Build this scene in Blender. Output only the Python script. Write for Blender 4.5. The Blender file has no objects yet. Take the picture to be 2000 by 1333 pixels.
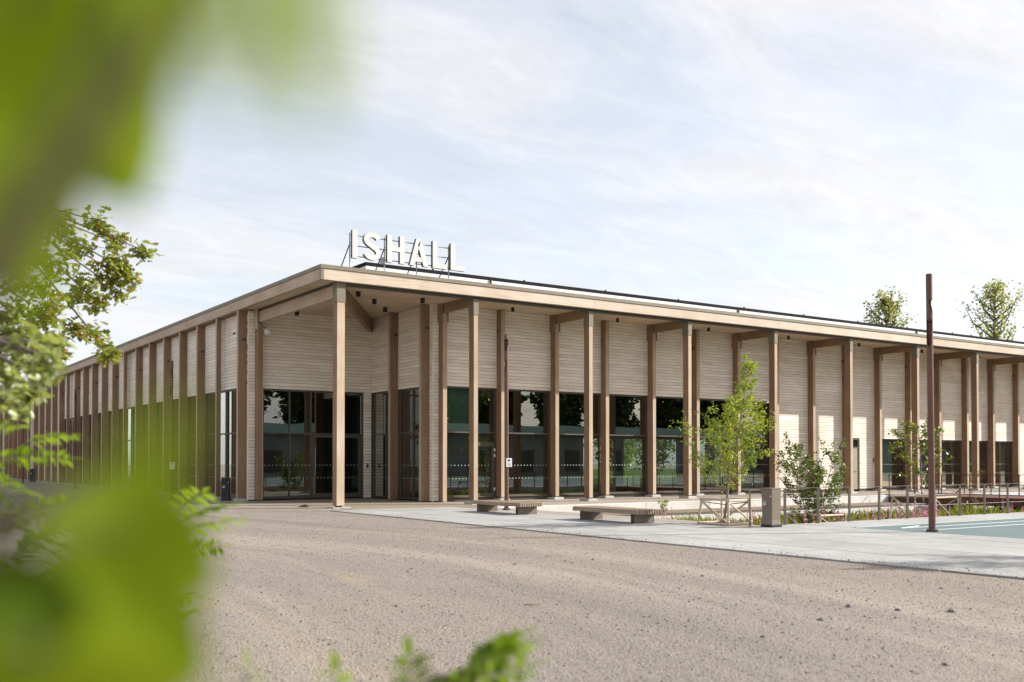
import bpy, math, random
import numpy as np
from mathutils import Vector, Matrix
R = math.radians
random.seed(7)
rng = np.random.default_rng(7)
scene = bpy.context.scene
COL = scene.collection

# ------------------------------------------------------------------ camera
CAM = Vector((-17.441, -28.022, 1.398))
YAW, PITCH, FPX = R(-34.067), 0.0162, 1974.06
cd = bpy.data.cameras.new('camera')
cam = bpy.data.objects.new('camera', cd); COL.objects.link(cam)
cd.sensor_width = 36.0; cd.lens = FPX / 2000 * 36; cd.shift_y = 0.1018
cd.clip_start = 0.03; cd.clip_end = 3000
cam.location = CAM; cam.rotation_euler = (R(90) + PITCH, 0.0, YAW)
cd.dof.use_dof = True; cd.dof.focus_distance = 36.0; cd.dof.aperture_fstop = 2.0
scene.camera = cam

# ------------------------------------------------------------------ sky and sun
SUN_H = Vector((0.903, -0.430)).normalized(); SUN_EL = R(30.2)
world = bpy.data.worlds.new('World'); scene.world = world; world.use_nodes = True
wn = world.node_tree.nodes; wl = world.node_tree.links; wn.clear()
def WN(t, **k):
    n = wn.new(t)
    for a, b in k.items(): setattr(n, a, b)
    return n
sky = WN('ShaderNodeTexSky', sky_type='NISHITA', sun_disc=False)
sky.sun_elevation = SUN_EL
sky.sun_rotation = math.atan2(SUN_H.x, SUN_H.y)
sky.air_density = 1.0; sky.dust_density = 1.6; sky.ozone_density = 1.0
tc = WN('ShaderNodeTexCoord'); sep = WN('ShaderNodeSeparateXYZ'); wl.new(tc.outputs['Generated'], sep.inputs[0])
zz = WN('ShaderNodeMath', operation='MAXIMUM'); zz.inputs[1].default_value = 0.0; wl.new(sep.outputs['Z'], zz.inputs[0])
zb = WN('ShaderNodeMath', operation='ADD'); zb.inputs[1].default_value = 0.16; wl.new(zz.outputs[0], zb.inputs[0])
dx = WN('ShaderNodeMath', operation='DIVIDE'); dy = WN('ShaderNodeMath', operation='DIVIDE')
wl.new(sep.outputs['X'], dx.inputs[0]); wl.new(zb.outputs[0], dx.inputs[1])
wl.new(sep.outputs['Y'], dy.inputs[0]); wl.new(zb.outputs[0], dy.inputs[1])
cmb = WN('ShaderNodeCombineXYZ'); wl.new(dx.outputs[0], cmb.inputs[0]); wl.new(dy.outputs[0], cmb.inputs[1])
mp = WN('ShaderNodeMapping'); mp.inputs['Rotation'].default_value = (0, 0, R(-18)); mp.inputs['Scale'].default_value = (0.55, 1.25, 1)
mp.inputs['Location'].default_value = (0.35, 0.2, 0)
wl.new(cmb.outputs[0], mp.inputs[0])
n1 = WN('ShaderNodeTexNoise'); n1.inputs['Scale'].default_value = 1.5; n1.inputs['Detail'].default_value = 11; n1.inputs['Roughness'].default_value = 0.64; n1.inputs['Distortion'].default_value = 0.55
wl.new(mp.outputs[0], n1.inputs['Vector'])
rp = WN('ShaderNodeValToRGB'); rp.color_ramp.elements[0].position = 0.40; rp.color_ramp.elements[1].position = 0.60
rp.color_ramp.elements[0].color = (0.60, 0.60, 0.60, 1); rp.color_ramp.elements[1].color = (0.95, 0.95, 0.95, 1)
wl.new(n1.outputs['Fac'], rp.inputs[0])
mx = WN('ShaderNodeMix', data_type='RGBA'); wl.new(rp.outputs['Color'], mx.inputs['Factor'])
bwn = WN('ShaderNodeRGBToBW'); wl.new(sky.outputs[0], bwn.inputs[0])
cg = WN('ShaderNodeMath', operation='MULTIPLY_ADD'); cg.inputs[1].default_value = 0.12; cg.inputs[2].default_value = 2.66; wl.new(bwn.outputs[0], cg.inputs[0])
cw = WN('ShaderNodeMix', data_type='RGBA', blend_type='MULTIPLY'); cw.inputs['Factor'].default_value = 1.0
n2 = WN('ShaderNodeTexNoise'); n2.inputs['Scale'].default_value = 5.5; n2.inputs['Detail'].default_value = 9; n2.inputs['Roughness'].default_value = 0.7; n2.inputs['Distortion'].default_value = 0.8
wl.new(mp.outputs[0], n2.inputs['Vector'])
wv2 = WN('ShaderNodeMapRange'); wv2.inputs[1].default_value = 0.35; wv2.inputs[2].default_value = 0.68; wv2.inputs[3].default_value = 0.93; wv2.inputs[4].default_value = 1.075; wl.new(n2.outputs['Fac'], wv2.inputs[0])
cm = WN('ShaderNodeMath', operation='MULTIPLY'); wl.new(cg.outputs[0], cm.inputs[0]); wl.new(wv2.outputs[0], cm.inputs[1])
wl.new(cm.outputs[0], cw.inputs[6]); cw.inputs[7].default_value = (1.0, 0.995, 1.02, 1)
sk8 = WN('ShaderNodeMix', data_type='RGBA', blend_type='MULTIPLY'); sk8.inputs['Factor'].default_value = 1.0; wl.new(sky.outputs[0], sk8.inputs[6]); sk8.inputs[7].default_value = (0.80, 0.76, 0.74, 1)
wl.new(sk8.outputs[2], mx.inputs[6]); wl.new(cw.outputs[2], mx.inputs[7])
bg = WN('ShaderNodeBackground'); bg.inputs['Strength'].default_value = 0.14
wl.new(mx.outputs[2], bg.inputs['Color'])
wo = WN('ShaderNodeOutputWorld'); wl.new(bg.outputs[0], wo.inputs['Surface'])

sd = bpy.data.lights.new('sun', 'SUN'); sun = bpy.data.objects.new('sun', sd); COL.objects.link(sun)
sd.energy = 4.0; sd.angle = R(0.6); sd.color = (1.0, 0.955, 0.89)
sdir = Vector((SUN_H.x * math.cos(SUN_EL), SUN_H.y * math.cos(SUN_EL), math.sin(SUN_EL)))
sun.rotation_euler = sdir.to_track_quat('Z', 'Y').to_euler(); sun.location = (30, -30, 40)
scene.view_settings.view_transform = 'Standard'; scene.view_settings.look = 'None'
scene.view_settings.exposure = 1.16; scene.view_settings.gamma = 1.0
scene.view_settings.use_curve_mapping = False
scene.render.engine = 'CYCLES'
scene.cycles.use_denoising = True
scene.cycles.max_bounces = 8; scene.cycles.transparent_max_bounces = 16
scene.cycles.sample_clamp_indirect = 6.0

# ------------------------------------------------------------------ materials
MATS = {}
def newmat(name):
    m = bpy.data.materials.new(name); m.use_nodes = True
    nt = m.node_tree; nt.nodes.clear(); MATS[name] = m
    return m, nt
class G:
    """tiny node-graph helper"""
    def __init__(s, nt): s.nt = nt
    def n(s, t, ins=None, **k):
        n = s.nt.nodes.new(t)
        for a, b in k.items(): setattr(n, a, b)
        for a, b in (ins or {}).items():
            if isinstance(b, bpy.types.NodeSocket): s.nt.links.new(b, n.inputs[a])
            else: n.inputs[a].default_value = b
        return n
    def noise(s, vec, scale, detail=3, rough=.55, dist=0):
        return s.n('ShaderNodeTexNoise', {'Vector': vec, 'Scale': scale, 'Detail': detail, 'Roughness': rough, 'Distortion': dist})
    def ramp(s, fac, p0, p1, c0=(0, 0, 0, 1), c1=(1, 1, 1, 1)):
        r = s.n('ShaderNodeValToRGB', {0: fac}); e = r.color_ramp.elements
        e[0].position, e[1].position, e[0].color, e[1].color = p0, p1, c0, c1
        return r.outputs[0]
    def mix(s, fac, a, b, mode='MIX'):
        m = s.n('ShaderNodeMix', data_type='RGBA', blend_type=mode)
        for i, v in ((0, fac), (6, a), (7, b)):
            if isinstance(v, bpy.types.NodeSocket): s.nt.links.new(v, m.inputs[i])
            else: m.inputs[i].default_value = v
        return m.outputs[2]
    def math(s, op, a, b=0.0):
        return s.n('ShaderNodeMath', {0: a, 1: b}, operation=op).outputs[0]
    def bump(s, h, strength, dist=0.01):
        return s.n('ShaderNodeBump', {'Height': h, 'Strength': strength, 'Distance': dist}).outputs[0]
    def out(s, col, rough=.7, nrm=None, spec=.3, metal=0.0):
        p = s.n('ShaderNodeBsdfPrincipled', {'Base Color': col, 'Roughness': rough, 'Specular IOR Level': spec, 'Metallic': metal})
        if nrm is not None: s.nt.links.new(nrm, p.inputs['Normal'])
        s.n('ShaderNodeOutputMaterial', {'Surface': p.outputs[0]})
def C(r, g, b): return (r, g, b, 1)
def coords(g, scale=(1, 1, 1), rand=True):
    tcn = g.n('ShaderNodeTexCoord').outputs['Object']
    if rand:
        oi = g.n('ShaderNodeObjectInfo')
        off = g.n('ShaderNodeVectorMath', {0: tcn}, operation='ADD')
        r3 = g.n('ShaderNodeCombineXYZ', {0: g.math('MULTIPLY', oi.outputs['Random'], 37.0), 1: g.math('MULTIPLY', oi.outputs['Random'], 91.0), 2: g.math('MULTIPLY', oi.outputs['Random'], 53.0)})
        g.nt.links.new(r3.outputs[0], off.inputs[1]); tcn = off.outputs[0]
    return tcn, g.n('ShaderNodeMapping', {0: tcn, 'Scale': scale}).outputs[0]
def wood(name, col, axis, vary=.35, knots=.55, rough=.72):
    m, nt = newmat(name); g = G(nt)
    sc = {'x': (.7, 26, 26), 'y': (26, .7, 26), 'z': (26, 26, .7)}[axis]
    sk = {'x': (3.2, 9, 9), 'y': (9, 3.2, 9), 'z': (9, 9, 3.2)}[axis]
    base, v = coords(g, sc)
    gr = g.noise(v, 1.6, 5, .65, .3).outputs[0]
    big = g.noise(base, .9, 3).outputs[0]
    c = np.array(col)
    a = g.mix(g.ramp(gr, .3, .75), C(*(c * (1 - vary))), C(*(np.minimum(c * (1 + vary * .55), .95))))
    a = g.mix(g.ramp(big, .35, .7), a, g.mix(1.0, a, C(.86, .80, .74), 'MULTIPLY'))
    kv = g.n('ShaderNodeMapping', {0: base, 'Scale': sk}).outputs[0]
    vo = g.n('ShaderNodeTexVoronoi', {'Vector': kv, 'Scale': .8, 'Randomness': 1.0})
    a = g.mix(g.math('MULTIPLY', g.ramp(vo.outputs['Distance'], .05, .13, C(1, 1, 1), C(0, 0, 0)), knots), a, C(*(c * .30)))
    isl = g.n('ShaderNodeNewGeometry').outputs['Random Per Island']; oi = g.n('ShaderNodeObjectInfo').outputs['Random']
    rv = g.math('FRACT', g.math('ADD', g.math('MULTIPLY', isl, 7.3), g.math('MULTIPLY', oi, 5.1)))
    a = g.mix(1.0, a, g.ramp(rv, 0.0, 1.0, C(.90, .885, .865), C(1.04, 1.035, 1.03)), 'MULTIPLY')
    st_ = g.noise(g.n('ShaderNodeMapping', {0: base, 'Scale': (2.2, 2.2, .35)}).outputs[0], 1.0, 5, .65).outputs[0]
    a = g.mix(g.math('MULTIPLY', g.ramp(st_, .55, .78), .16), a, C(*(c * (.66, .62, .58))))
    g.out(a, rough, g.bump(gr, .25, .004), .25)
    return m
def plain(name, col, rough=.5, metal=0.0, vary=.12, scale=6, bump=0.0, spec=.4):
    m, nt = newmat(name); g = G(nt)
    base, v = coords(g)
    n = g.noise(v, scale, 5, .6).outputs[0]; c = np.array(col)
    a = g.mix(g.ramp(n, .3, .7), C(*(c * (1 - vary))), C(*np.minimum(c * (1 + vary), 1)))
    g.out(a, rough, g.bump(n, bump, .005) if bump else None, spec, metal)
    return m
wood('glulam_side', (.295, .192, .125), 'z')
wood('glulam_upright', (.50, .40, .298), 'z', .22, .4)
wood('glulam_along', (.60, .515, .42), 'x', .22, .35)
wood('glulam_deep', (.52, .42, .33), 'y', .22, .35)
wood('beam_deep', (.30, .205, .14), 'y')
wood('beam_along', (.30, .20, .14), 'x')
wood('board_along', (.86, .805, .715), 'x', .14, .6)
wood('board_deep', (.86, .805, .715), 'y', .14, .6)
wood('soffit_wood', (.62, .52, .39), 'x', .16, .3)
wood('bench_wood', (.37, .29, .215), 'y', .3, .3)
wood('stake_wood', (.60, .52, .41), 'z', .25, .2)
plain('dark_metal', (.050, .043, .036), .42, 0, .15, 3)
plain('frame_metal', (.085, .070, .056), .42, 0, .10, 3)
plain('bronze_metal', (.175, .148, .104), .55, 0, .10, 2)
plain('bin_metal', (.165, .135, .10), .45, 0, .08, 2)
plain('black_metal', (.018, .018, .017), .45, 0, .15, 3)
plain('post_brown', (.125, .055, .042), .48, 0, .12, 3)
plain('corten', (.115, .045, .026), .8, 0, .35, 9, .2)
plain('rail_metal', (.16, .135, .11), .45, 0, .1, 3)
plain('steel', (.30, .31, .32), .4, .6, .1, 3)
plain('sign_white', (.56, .55, .525), .5, 0, .03, 2)
plain('white_paint', (.78, .78, .77), .5, 0, .03, 2)
plain('band_white', (.66, .66, .64), .6, 0, .06, 2)
plain('roof_black', (.018, .018, .019), .9, 0, .2, 3, 0, .1)
plain('roof_grey', (.12, .12, .12), .8, 0, .2, 4)
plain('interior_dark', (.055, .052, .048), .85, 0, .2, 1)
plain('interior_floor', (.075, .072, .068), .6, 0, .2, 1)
plain('blind_fabric', (.62, .70, .62), .9, 0, .05, 2)
plain('bark', (.13, .105, .08), .9, 0, .35, 14, .4)
plain('bark_light', (.22, .18, .14), .9, 0, .3, 14, .4)
plain('soil', (.17, .125, .085), .95, 0, .45, 5, .6)
plain('dot_white', (.33, .42, .35), .6, 0, .05, 2)
plain('rubber', (.02, .02, .02), .7, 0, .1, 3)
plain('dark_wall', (.26, .26, .25), .8, 0, .15, .5)
plain('teal_roof', (.36, .48, .46), .5, 0, .08, .5)
plain('pink_petal', (.62, .26, .42), .7, 0, .3, 12)
plain('grey_stone', (.17, .155, .145), .85, 0, .35, 20, .3)
plain('door_paint', (.30, .265, .20), .5, 0, .04, 2)

def concrete(name, col, joints=False):
    m, nt = newmat(name); g = G(nt)
    base, v = coords(g)
    c = np.array(col)
    a1 = g.noise(v, .55, 5, .6).outputs[0]; a2 = g.noise(v, 34, 4, .7).outputs[0]; a3 = g.noise(v, 3.2, 6, .65, .6).outputs[0]
    a = g.mix(g.ramp(a1, .3, .7), C(*(c * .84)), C(*(c * 1.08)))
    a = g.mix(g.ramp(a3, .45, .75), a, g.mix(1.0, a, C(.82, .81, .79), 'MULTIPLY'))
    if 'slab' in name: a = g.mix(1.0, a, g.ramp(g.n('ShaderNodeObjectInfo').outputs['Random'], 0, 1, C(.90, .90, .90), C(1.04, 1.04, 1.04)), 'MULTIPLY')
    a = g.mix(g.ramp(a2, .30, .42, C(1, 1, 1), C(0, 0, 0)), a, C(*(c * .72)))
    g.out(a, .82, g.bump(a2, .25, .003), .2)
concrete('slab_concrete', (.345, .339, .328))
concrete('wall_concrete', (.60, .585, .545))
concrete('pad_concrete', (.46, .445, .41))

# gravel: fine grains, dusty tracks, warm and grey drifts
def gravel(name, col, track=True):
    m, nt = newmat(name); g = G(nt)
    base = g.n('ShaderNodeTexCoord').outputs['Object']
    c = np.array(col)
    big = g.noise(base, .16, 4, .6).outputs[0]
    sx3 = g.n('ShaderNodeSeparateXYZ', {0: base})
    bend = g.math('ADD', sx3.outputs[0], g.math('MULTIPLY', g.math('SINE', g.math('MULTIPLY', g.math('ADD', sx3.outputs[1], 6.0), .17)), 1.6))
    rot = g.n('ShaderNodeCombineXYZ', {0: g.math('MULTIPLY', bend, 1.15), 1: g.math('MULTIPLY', sx3.outputs[1], .075), 2: 0.0}).outputs[0]
    tr = g.noise(rot, .8, 5, .62, .35).outputs[0]
    a = g.mix(g.ramp(big, .35, .68), C(*(c * (.93, .93, .95))), C(*(c * (1.05, 1.02, .97))))
    if track:
        a = g.mix(g.math('MULTIPLY', g.ramp(tr, .50, .64), .62), a, C(*(c * (1.38, 1.36, 1.30))))
        a = g.mix(g.math('MULTIPLY', g.ramp(tr, .30, .44, C(1, 1, 1), C(0, 0, 0)), .7), a, C(*(c * (.72, .715, .73))))
    if track:
        sd3 = g.noise(g.n('ShaderNodeMapping', {0: base, 'Scale': (.9, .22, 1), 'Location': (3.1, 7.7, 0)}).outputs[0], 1.1, 5, .6, .8).outputs[0]
        a = g.mix(g.math('MULTIPLY', g.ramp(sd3, .60, .74), .6), a, C(*(c * (1.32, 1.20, .98))))
    vor = g.n('ShaderNodeTexVoronoi', {'Vector': base, 'Scale': 62.0})
    vor2 = g.n('ShaderNodeTexVoronoi', {'Vector': base, 'Scale': 21.0})
    gr = g.noise(base, 40, 5, .75).outputs[0]
    hv = g.n('ShaderNodeHueSaturation', {'Color': vor.outputs['Color'], 'Saturation': .12, 'Value': 1.0}).outputs[0]
    a = g.mix(.55, a, g.mix(1.0, a, g.mix(1.0, hv, C(1.75, 1.7, 1.65), 'MULTIPLY'), 'MULTIPLY'))
    a = g.mix(g.ramp(gr, .28, .44, C(1, 1, 1), C(0, 0, 0)), a, C(*(c * .52)))
    a = g.mix(g.math('MULTIPLY', g.ramp(vor2.outputs['Distance'], .06, .16, C(1, 1, 1), C(0, 0, 0)), .35), a, C(*(c * 1.4)))
    hgt = g.math('ADD', g.math('MULTIPLY', gr, .8), g.math('MULTIPLY', vor.outputs['Distance'], 1.0))
    hgt = g.math('ADD', hgt, g.math('MULTIPLY', g.noise(base, 7, 4, .6).outputs[0], 1.3))
    g.out(a, .92, g.bump(hgt, .75, .016), .12)
gravel('gravel_ground', (.222, .199, .175))
gravel('gravel_strip', (.29, .262, .228), False)
m, nt = newmat('grit'); g = G(nt)
isl = g.n('ShaderNodeNewGeometry').outputs['Random Per Island']
g.out(g.mix(g.ramp(isl, .35, .95), C(.085, .078, .072), C(.42, .385, .345)), .9, None, .15)
# brick pavers under the canopy
m, nt = newmat('pavers'); g = G(nt)
base = g.n('ShaderNodeTexCoord').outputs['Object']
bk = g.n('ShaderNodeTexBrick', {'Vector': base, 'Color1': C(.33, .28, .21), 'Color2': C(.27, .225, .17), 'Mortar': C(.16, .135, .10), 'Scale': 4.5, 'Mortar Size': .025})
nn = g.noise(base, 30, 4, .7).outputs[0]
a = g.mix(g.ramp(nn, .3, .7), bk.outputs['Color'], g.mix(1.0, bk.outputs['Color'], C(.8, .78, .75), 'MULTIPLY'))
g.out(a, .9, g.bump(bk.outputs['Fac'], -.4, .006), .15)
# teal rubber play surface
m, nt = newmat('teal_rubber'); g = G(nt)
base = g.n('ShaderNodeTexCoord').outputs['Object']
nn = g.noise(base, 90, 3, .8).outputs[0]; nb = g.noise(base, .5, 4).outputs[0]
a = g.mix(g.ramp(nn, .35, .65), C(.085, .125, .125), C(.175, .225, .225))
a = g.mix(g.ramp(nb, .4, .7), a, g.mix(1.0, a, C(.87, .9, .9), 'MULTIPLY'))
g.out(a, .9, g.bump(nn, .4, .004), .15)
# lawn
m, nt = newmat('lawn_green'); g = G(nt)
base = g.n('ShaderNodeTexCoord').outputs['Object']
nn = g.noise(base, 14, 6, .8).outputs[0]
g.out(g.mix(nn, C(.035, .06, .012), C(.13, .17, .045)), .95, g.bump(nn, .6, .03), .1)
# window glass: faint green tint, mirror reflection by angle, slightly wavy
def glass(name, tint, gain):
    m, nt = newmat(name); g = G(nt)
    base = g.n('ShaderNodeTexCoord').outputs['Object']
    wv = g.noise(base, .55, 1, .4).outputs[0]
    nb = g.bump(wv, .06, .06)
    fr = g.n('ShaderNodeFresnel', {'IOR': 1.52, 'Normal': nb}).outputs[0]
    fac = g.math('MINIMUM', g.math('ADD', g.math('MULTIPLY', fr, gain), .05), 1.0)
    tr = g.n('ShaderNodeBsdfTransparent', {'Color': C(*tint)}).outputs[0]
    gl = g.n('ShaderNodeBsdfGlossy', {'Color': C(.92, .96, .94), 'Roughness': .004, 'Normal': nb}).outputs[0]
    ms = g.n('ShaderNodeMixShader', {0: fac, 1: tr, 2: gl}).outputs[0]
    g.n('ShaderNodeOutputMaterial', {'Surface': ms})
glass('glass', (.36, .46, .40), 3.3)
# leaves: diffuse + translucent, colour varies leaf by leaf
def leafmat(name, c0, c1, c2=None, trans=.45, gloss=.06):
    m, nt = newmat(name); g = G(nt)
    isl = g.n('ShaderNodeNewGeometry').outputs['Random Per Island']
    a = g.mix(g.ramp(isl, .0, .85), C(*c0), C(*c1))
    if c2: a = g.mix(g.ramp(isl, .88, .94), a, C(*c2))
    base = g.n('ShaderNodeTexCoord').outputs['Object']
    nn = g.noise(base, 30, 3, .6).outputs[0]
    a = g.mix(g.ramp(nn, .3, .75), g.mix(1.0, a, C(.78, .82, .75), 'MULTIPLY'), a)
    d = g.n('ShaderNodeBsdfDiffuse', {'Color': a}).outputs[0]
    tl = g.n('ShaderNodeBsdfTranslucent', {'Color': g.mix(1.0, a, C(1.35, 1.28, .62), 'MULTIPLY')}).outputs[0]
    gl = g.n('ShaderNodeBsdfGlossy', {'Color': C(.8, .85, .75), 'Roughness': .38}).outputs[0]
    x = g.n('ShaderNodeMixShader', {0: trans, 1: d, 2: tl}).outputs[0]
    y = g.n('ShaderNodeMixShader', {0: gloss, 1: x, 2: gl}).outputs[0]
    g.n('ShaderNodeOutputMaterial', {'Surface': y})
leafmat('leaf_cherry', (.18, .25, .022), (.37, .45, .05), (.48, .38, .06), .45, .04)
leafmat('leaf_alder', (.07, .11, .028), (.15, .20, .05), (.32, .22, .04))
leafmat('leaf_linden', (.08, .115, .025), (.17, .20, .04), (.48, .33, .04))
leafmat('leaf_red', (.10, .09, .03), (.20, .10, .045), (.30, .12, .05))
leafmat('leaf_oak', (.13, .175, .028), (.33, .35, .06), (.40, .22, .08))
leafmat('leaf_pale', (.20, .25, .07), (.34, .38, .13), None, .45, .08)
leafmat('leaf_locust', (.15, .24, .02), (.30, .42, .04), None, .5, .008)
leafmat('leaf_near', (.17, .25, .014), (.27, .36, .03), None, .66, .0)
leafmat('leaf_poplar', (.22, .235, .095), (.37, .37, .16), None, .45)
leafmat('leaf_dark', (.06, .095, .025), (.15, .20, .05), None, .3)
leafmat('leaf_near_shade', (.07, .11, .012), (.10, .15, .018), None, .45, .0)  # near leaves in shade: the shade is put into a darker leaf colour
leafmat('grass_blade', (.13, .19, .03), (.30, .33, .08), (.36, .30, .10), .4, .02)

# ------------------------------------------------------------------ mesh helpers
class MB:
    def __init__(s): s.v = []; s.f = []; s.m = []
    def add(s, vs, fs, mi=0):
        o = len(s.v); s.v += [tuple(p) for p in vs]; s.f += [tuple(i + o for i in q) for q in fs]; s.m += [mi] * len(fs)
        return s
    def box(s, x0, x1, y0, y1, z0, z1, mi=0):
        if x0 > x1: x0, x1 = x1, x0
        if y0 > y1: y0, y1 = y1, y0
        vs = [(x0, y0, z0), (x1, y0, z0), (x1, y1, z0), (x0, y1, z0), (x0, y0, z1), (x1, y0, z1), (x1, y1, z1), (x0, y1, z1)]
        return s.add(vs, [(0, 3, 2, 1), (4, 5, 6, 7), (0, 1, 5, 4), (1, 2, 6, 5), (2, 3, 7, 6), (3, 0, 4, 7)], mi)
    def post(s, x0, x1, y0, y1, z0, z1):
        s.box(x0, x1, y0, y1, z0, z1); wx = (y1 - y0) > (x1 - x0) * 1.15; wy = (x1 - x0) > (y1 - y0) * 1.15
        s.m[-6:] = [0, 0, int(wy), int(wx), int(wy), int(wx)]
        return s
    def tube(s, pts, rads, n=8, cap=True, mi=0):
        pts = [Vector(p) for p in pts]; vs = []; fs = []
        if not hasattr(rads, '__len__'): rads = [rads] * len(pts)
        for i, p in enumerate(pts):
            d = (pts[min(i + 1, len(pts) - 1)] - pts[max(i - 1, 0)]).normalized()
            a = d.orthogonal().normalized() if i == 0 else (pa - d * pa.dot(d)).normalized()
            pa = a; b = d.cross(a)
            for k in range(n):
                t = 2 * math.pi * k / n
                vs.append(p + (a * math.cos(t) + b * math.sin(t)) * rads[i])
        for i in range(len(pts) - 1):
            for k in range(n):
                k2 = (k + 1) % n
                fs.append((i * n + k, i * n + k2, (i + 1) * n + k2, (i + 1) * n + k))
        if cap:
            fs.append(tuple(range(n - 1, -1, -1))); fs.append(tuple((len(pts) - 1) * n + k for k in range(n)))
        return s.add(vs, fs, mi)
    def disc(s, c, r, z0, z1, n=20):
        return s.tube([(c[0], c[1], z0), (c[0], c[1], z1)], r, n)
    def build(s, name, mat, parent=None, smooth=False, bevel=0.0, loc=None):
        me = bpy.data.meshes.new(name); me.from_pydata(s.v, [], s.f); me.update()
        mats = mat if isinstance(mat, (list, tuple)) else [mat]
        for mm in mats: me.materials.append(MATS[mm])
        if len(mats) > 1: me.polygons.foreach_set('material_index', s.m)
        if smooth: me.polygons.foreach_set('use_smooth', [True] * len(me.polygons))
        return link(name, me, parent, bevel, loc)
def link(name, me, parent=None, bevel=0.0, loc=None):
    o = bpy.data.objects.new(name, me); COL.objects.link(o)
    if parent is not None: o.parent = parent
    if loc is not None: o.location = loc
    if bevel:
        b = o.modifiers.new('bevel', 'BEVEL'); b.width = bevel; b.segments = 1; b.limit_method = 'ANGLE'
    return o
def tag(o, label=None, cat=None, group=None, kind=None):
    if label: o['label'] = label
    if cat: o['category'] = cat
    if group: o['group'] = group
    if kind: o['kind'] = kind
    return o
def empty(name, loc=(0, 0, 0), label=None, cat=None, group=None):
    o = bpy.data.objects.new(name, None); COL.objects.link(o); o.location = loc; o.empty_display_size = .2
    return tag(o, label, cat, group)
def copy_tree(o, parent=None):
    c = o.copy(); COL.objects.link(c); c.parent = parent
    for ch in list(o.children): copy_tree(ch, c)
    return c
def quads_mesh(name, V, mat, parent=None, smooth=False):
    """V: (n, k, 3) vertex loops, one polygon each"""
    n, k, _ = V.shape
    me = bpy.data.meshes.new(name)
    me.vertices.add(n * k); me.vertices.foreach_set('co', V.reshape(-1).astype(np.float32))
    me.loops.add(n * k); me.loops.foreach_set('vertex_index', np.arange(n * k, dtype=np.int32))
    me.polygons.add(n); me.polygons.foreach_set('loop_start', np.arange(0, n * k, k, dtype=np.int32))
    me.polygons.foreach_set('loop_total', np.full(n, k, dtype=np.int32))
    me.update(calc_edges=True); me.validate()
    me.materials.append(MATS[mat])
    return link(name, me, parent)
def tmpl_mesh(name, T, F, M, P, mat, parent=None, smooth=False):
    """template verts T (k,3), faces F (list of equal-size tuples), per-instance matrices M (n,3,3), positions P (n,3)"""
    T = np.asarray(T, float); F = np.asarray(F, np.int32)
    V = np.einsum('nij,kj->nki', M, T) + P[:, None, :]
    n, k, _ = V.shape; f, q = F.shape
    me = bpy.data.meshes.new(name)
    me.vertices.add(n * k); me.vertices.foreach_set('co', V.reshape(-1).astype(np.float32))
    idx = (F[None] + (np.arange(n, dtype=np.int32) * k)[:, None, None]).reshape(-1)
    me.loops.add(n * f * q); me.loops.foreach_set('vertex_index', idx.astype(np.int32))
    me.polygons.add(n * f); me.polygons.foreach_set('loop_start', np.arange(0, n * f * q, q, dtype=np.int32))
    me.polygons.foreach_set('loop_total', np.full(n * f, q, dtype=np.int32))
    if smooth: me.polygons.foreach_set('use_smooth', np.ones(n * f, dtype=bool))
    me.update(calc_edges=True); me.validate()
    me.materials.append(MATS[mat])
    return link(name, me, parent)
def frames(D, roll=None):
    """matrices whose x axis is D (n,3), z roughly up with random roll"""
    n = len(D); D = D / np.linalg.norm(D, axis=1, keepdims=True)
    up = np.tile([0, 0, 1.0], (n, 1)); up[np.abs(D[:, 2]) > .95] = [1, 0, 0]
    Y = np.cross(up, D); Y /= np.linalg.norm(Y, axis=1, keepdims=True); Z = np.cross(D, Y)
    if roll is not None:
        c, s = np.cos(roll)[:, None], np.sin(roll)[:, None]
        Y, Z = Y * c + Z * s, Z * c - Y * s
    return np.stack([D, Y, Z], axis=2)
LEAF = np.array([(0, 0, 0), (.30, .22, .05), (.62, .20, .04), (1, 0, -.06), (.62, -.20, .04), (.30, -.22, .05), (.45, 0, -.01)])
LEAF_F = [(0, 6, 1), (1, 6, 2), (2, 6, 3), (3, 6, 4), (4, 6, 5), (5, 6, 0)]
SLIM = LEAF * (1, .62, 1); ROUND = LEAF * (1, 1.75, 1)
OAKL = np.array([(0, 0, 0), (.22, .12, .02), (.34, .07, 0), (.48, .26, .04), (.60, .13, 0), (.78, .24, .03), (1, 0, -.05), (.78, -.24, .03), (.60, -.13, 0), (.48, -.26, .04), (.34, -.07, 0), (.22, -.12, .02)])
OAKL_F = [(0, 1, 11), (1, 2, 10), (1, 10, 11), (2, 3, 4), (2, 4, 8), (2, 8, 10), (8, 9, 10), (4, 5, 6), (4, 6, 7), (4, 7, 8)]
def px(x, y, d):
    """a point d metres ahead of the camera station, used only to survey where the foliage hangs"""
    fw = Vector((-math.sin(YAW) * math.cos(PITCH), math.cos(YAW) * math.cos(PITCH), math.sin(PITCH)))
    rt = Vector((math.cos(YAW), math.sin(YAW), 0)); up = rt.cross(fw)
    return CAM + fw * d + rt * ((x - 1000) / FPX * d) - up * ((y - 870.1) / FPX * d)

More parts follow.
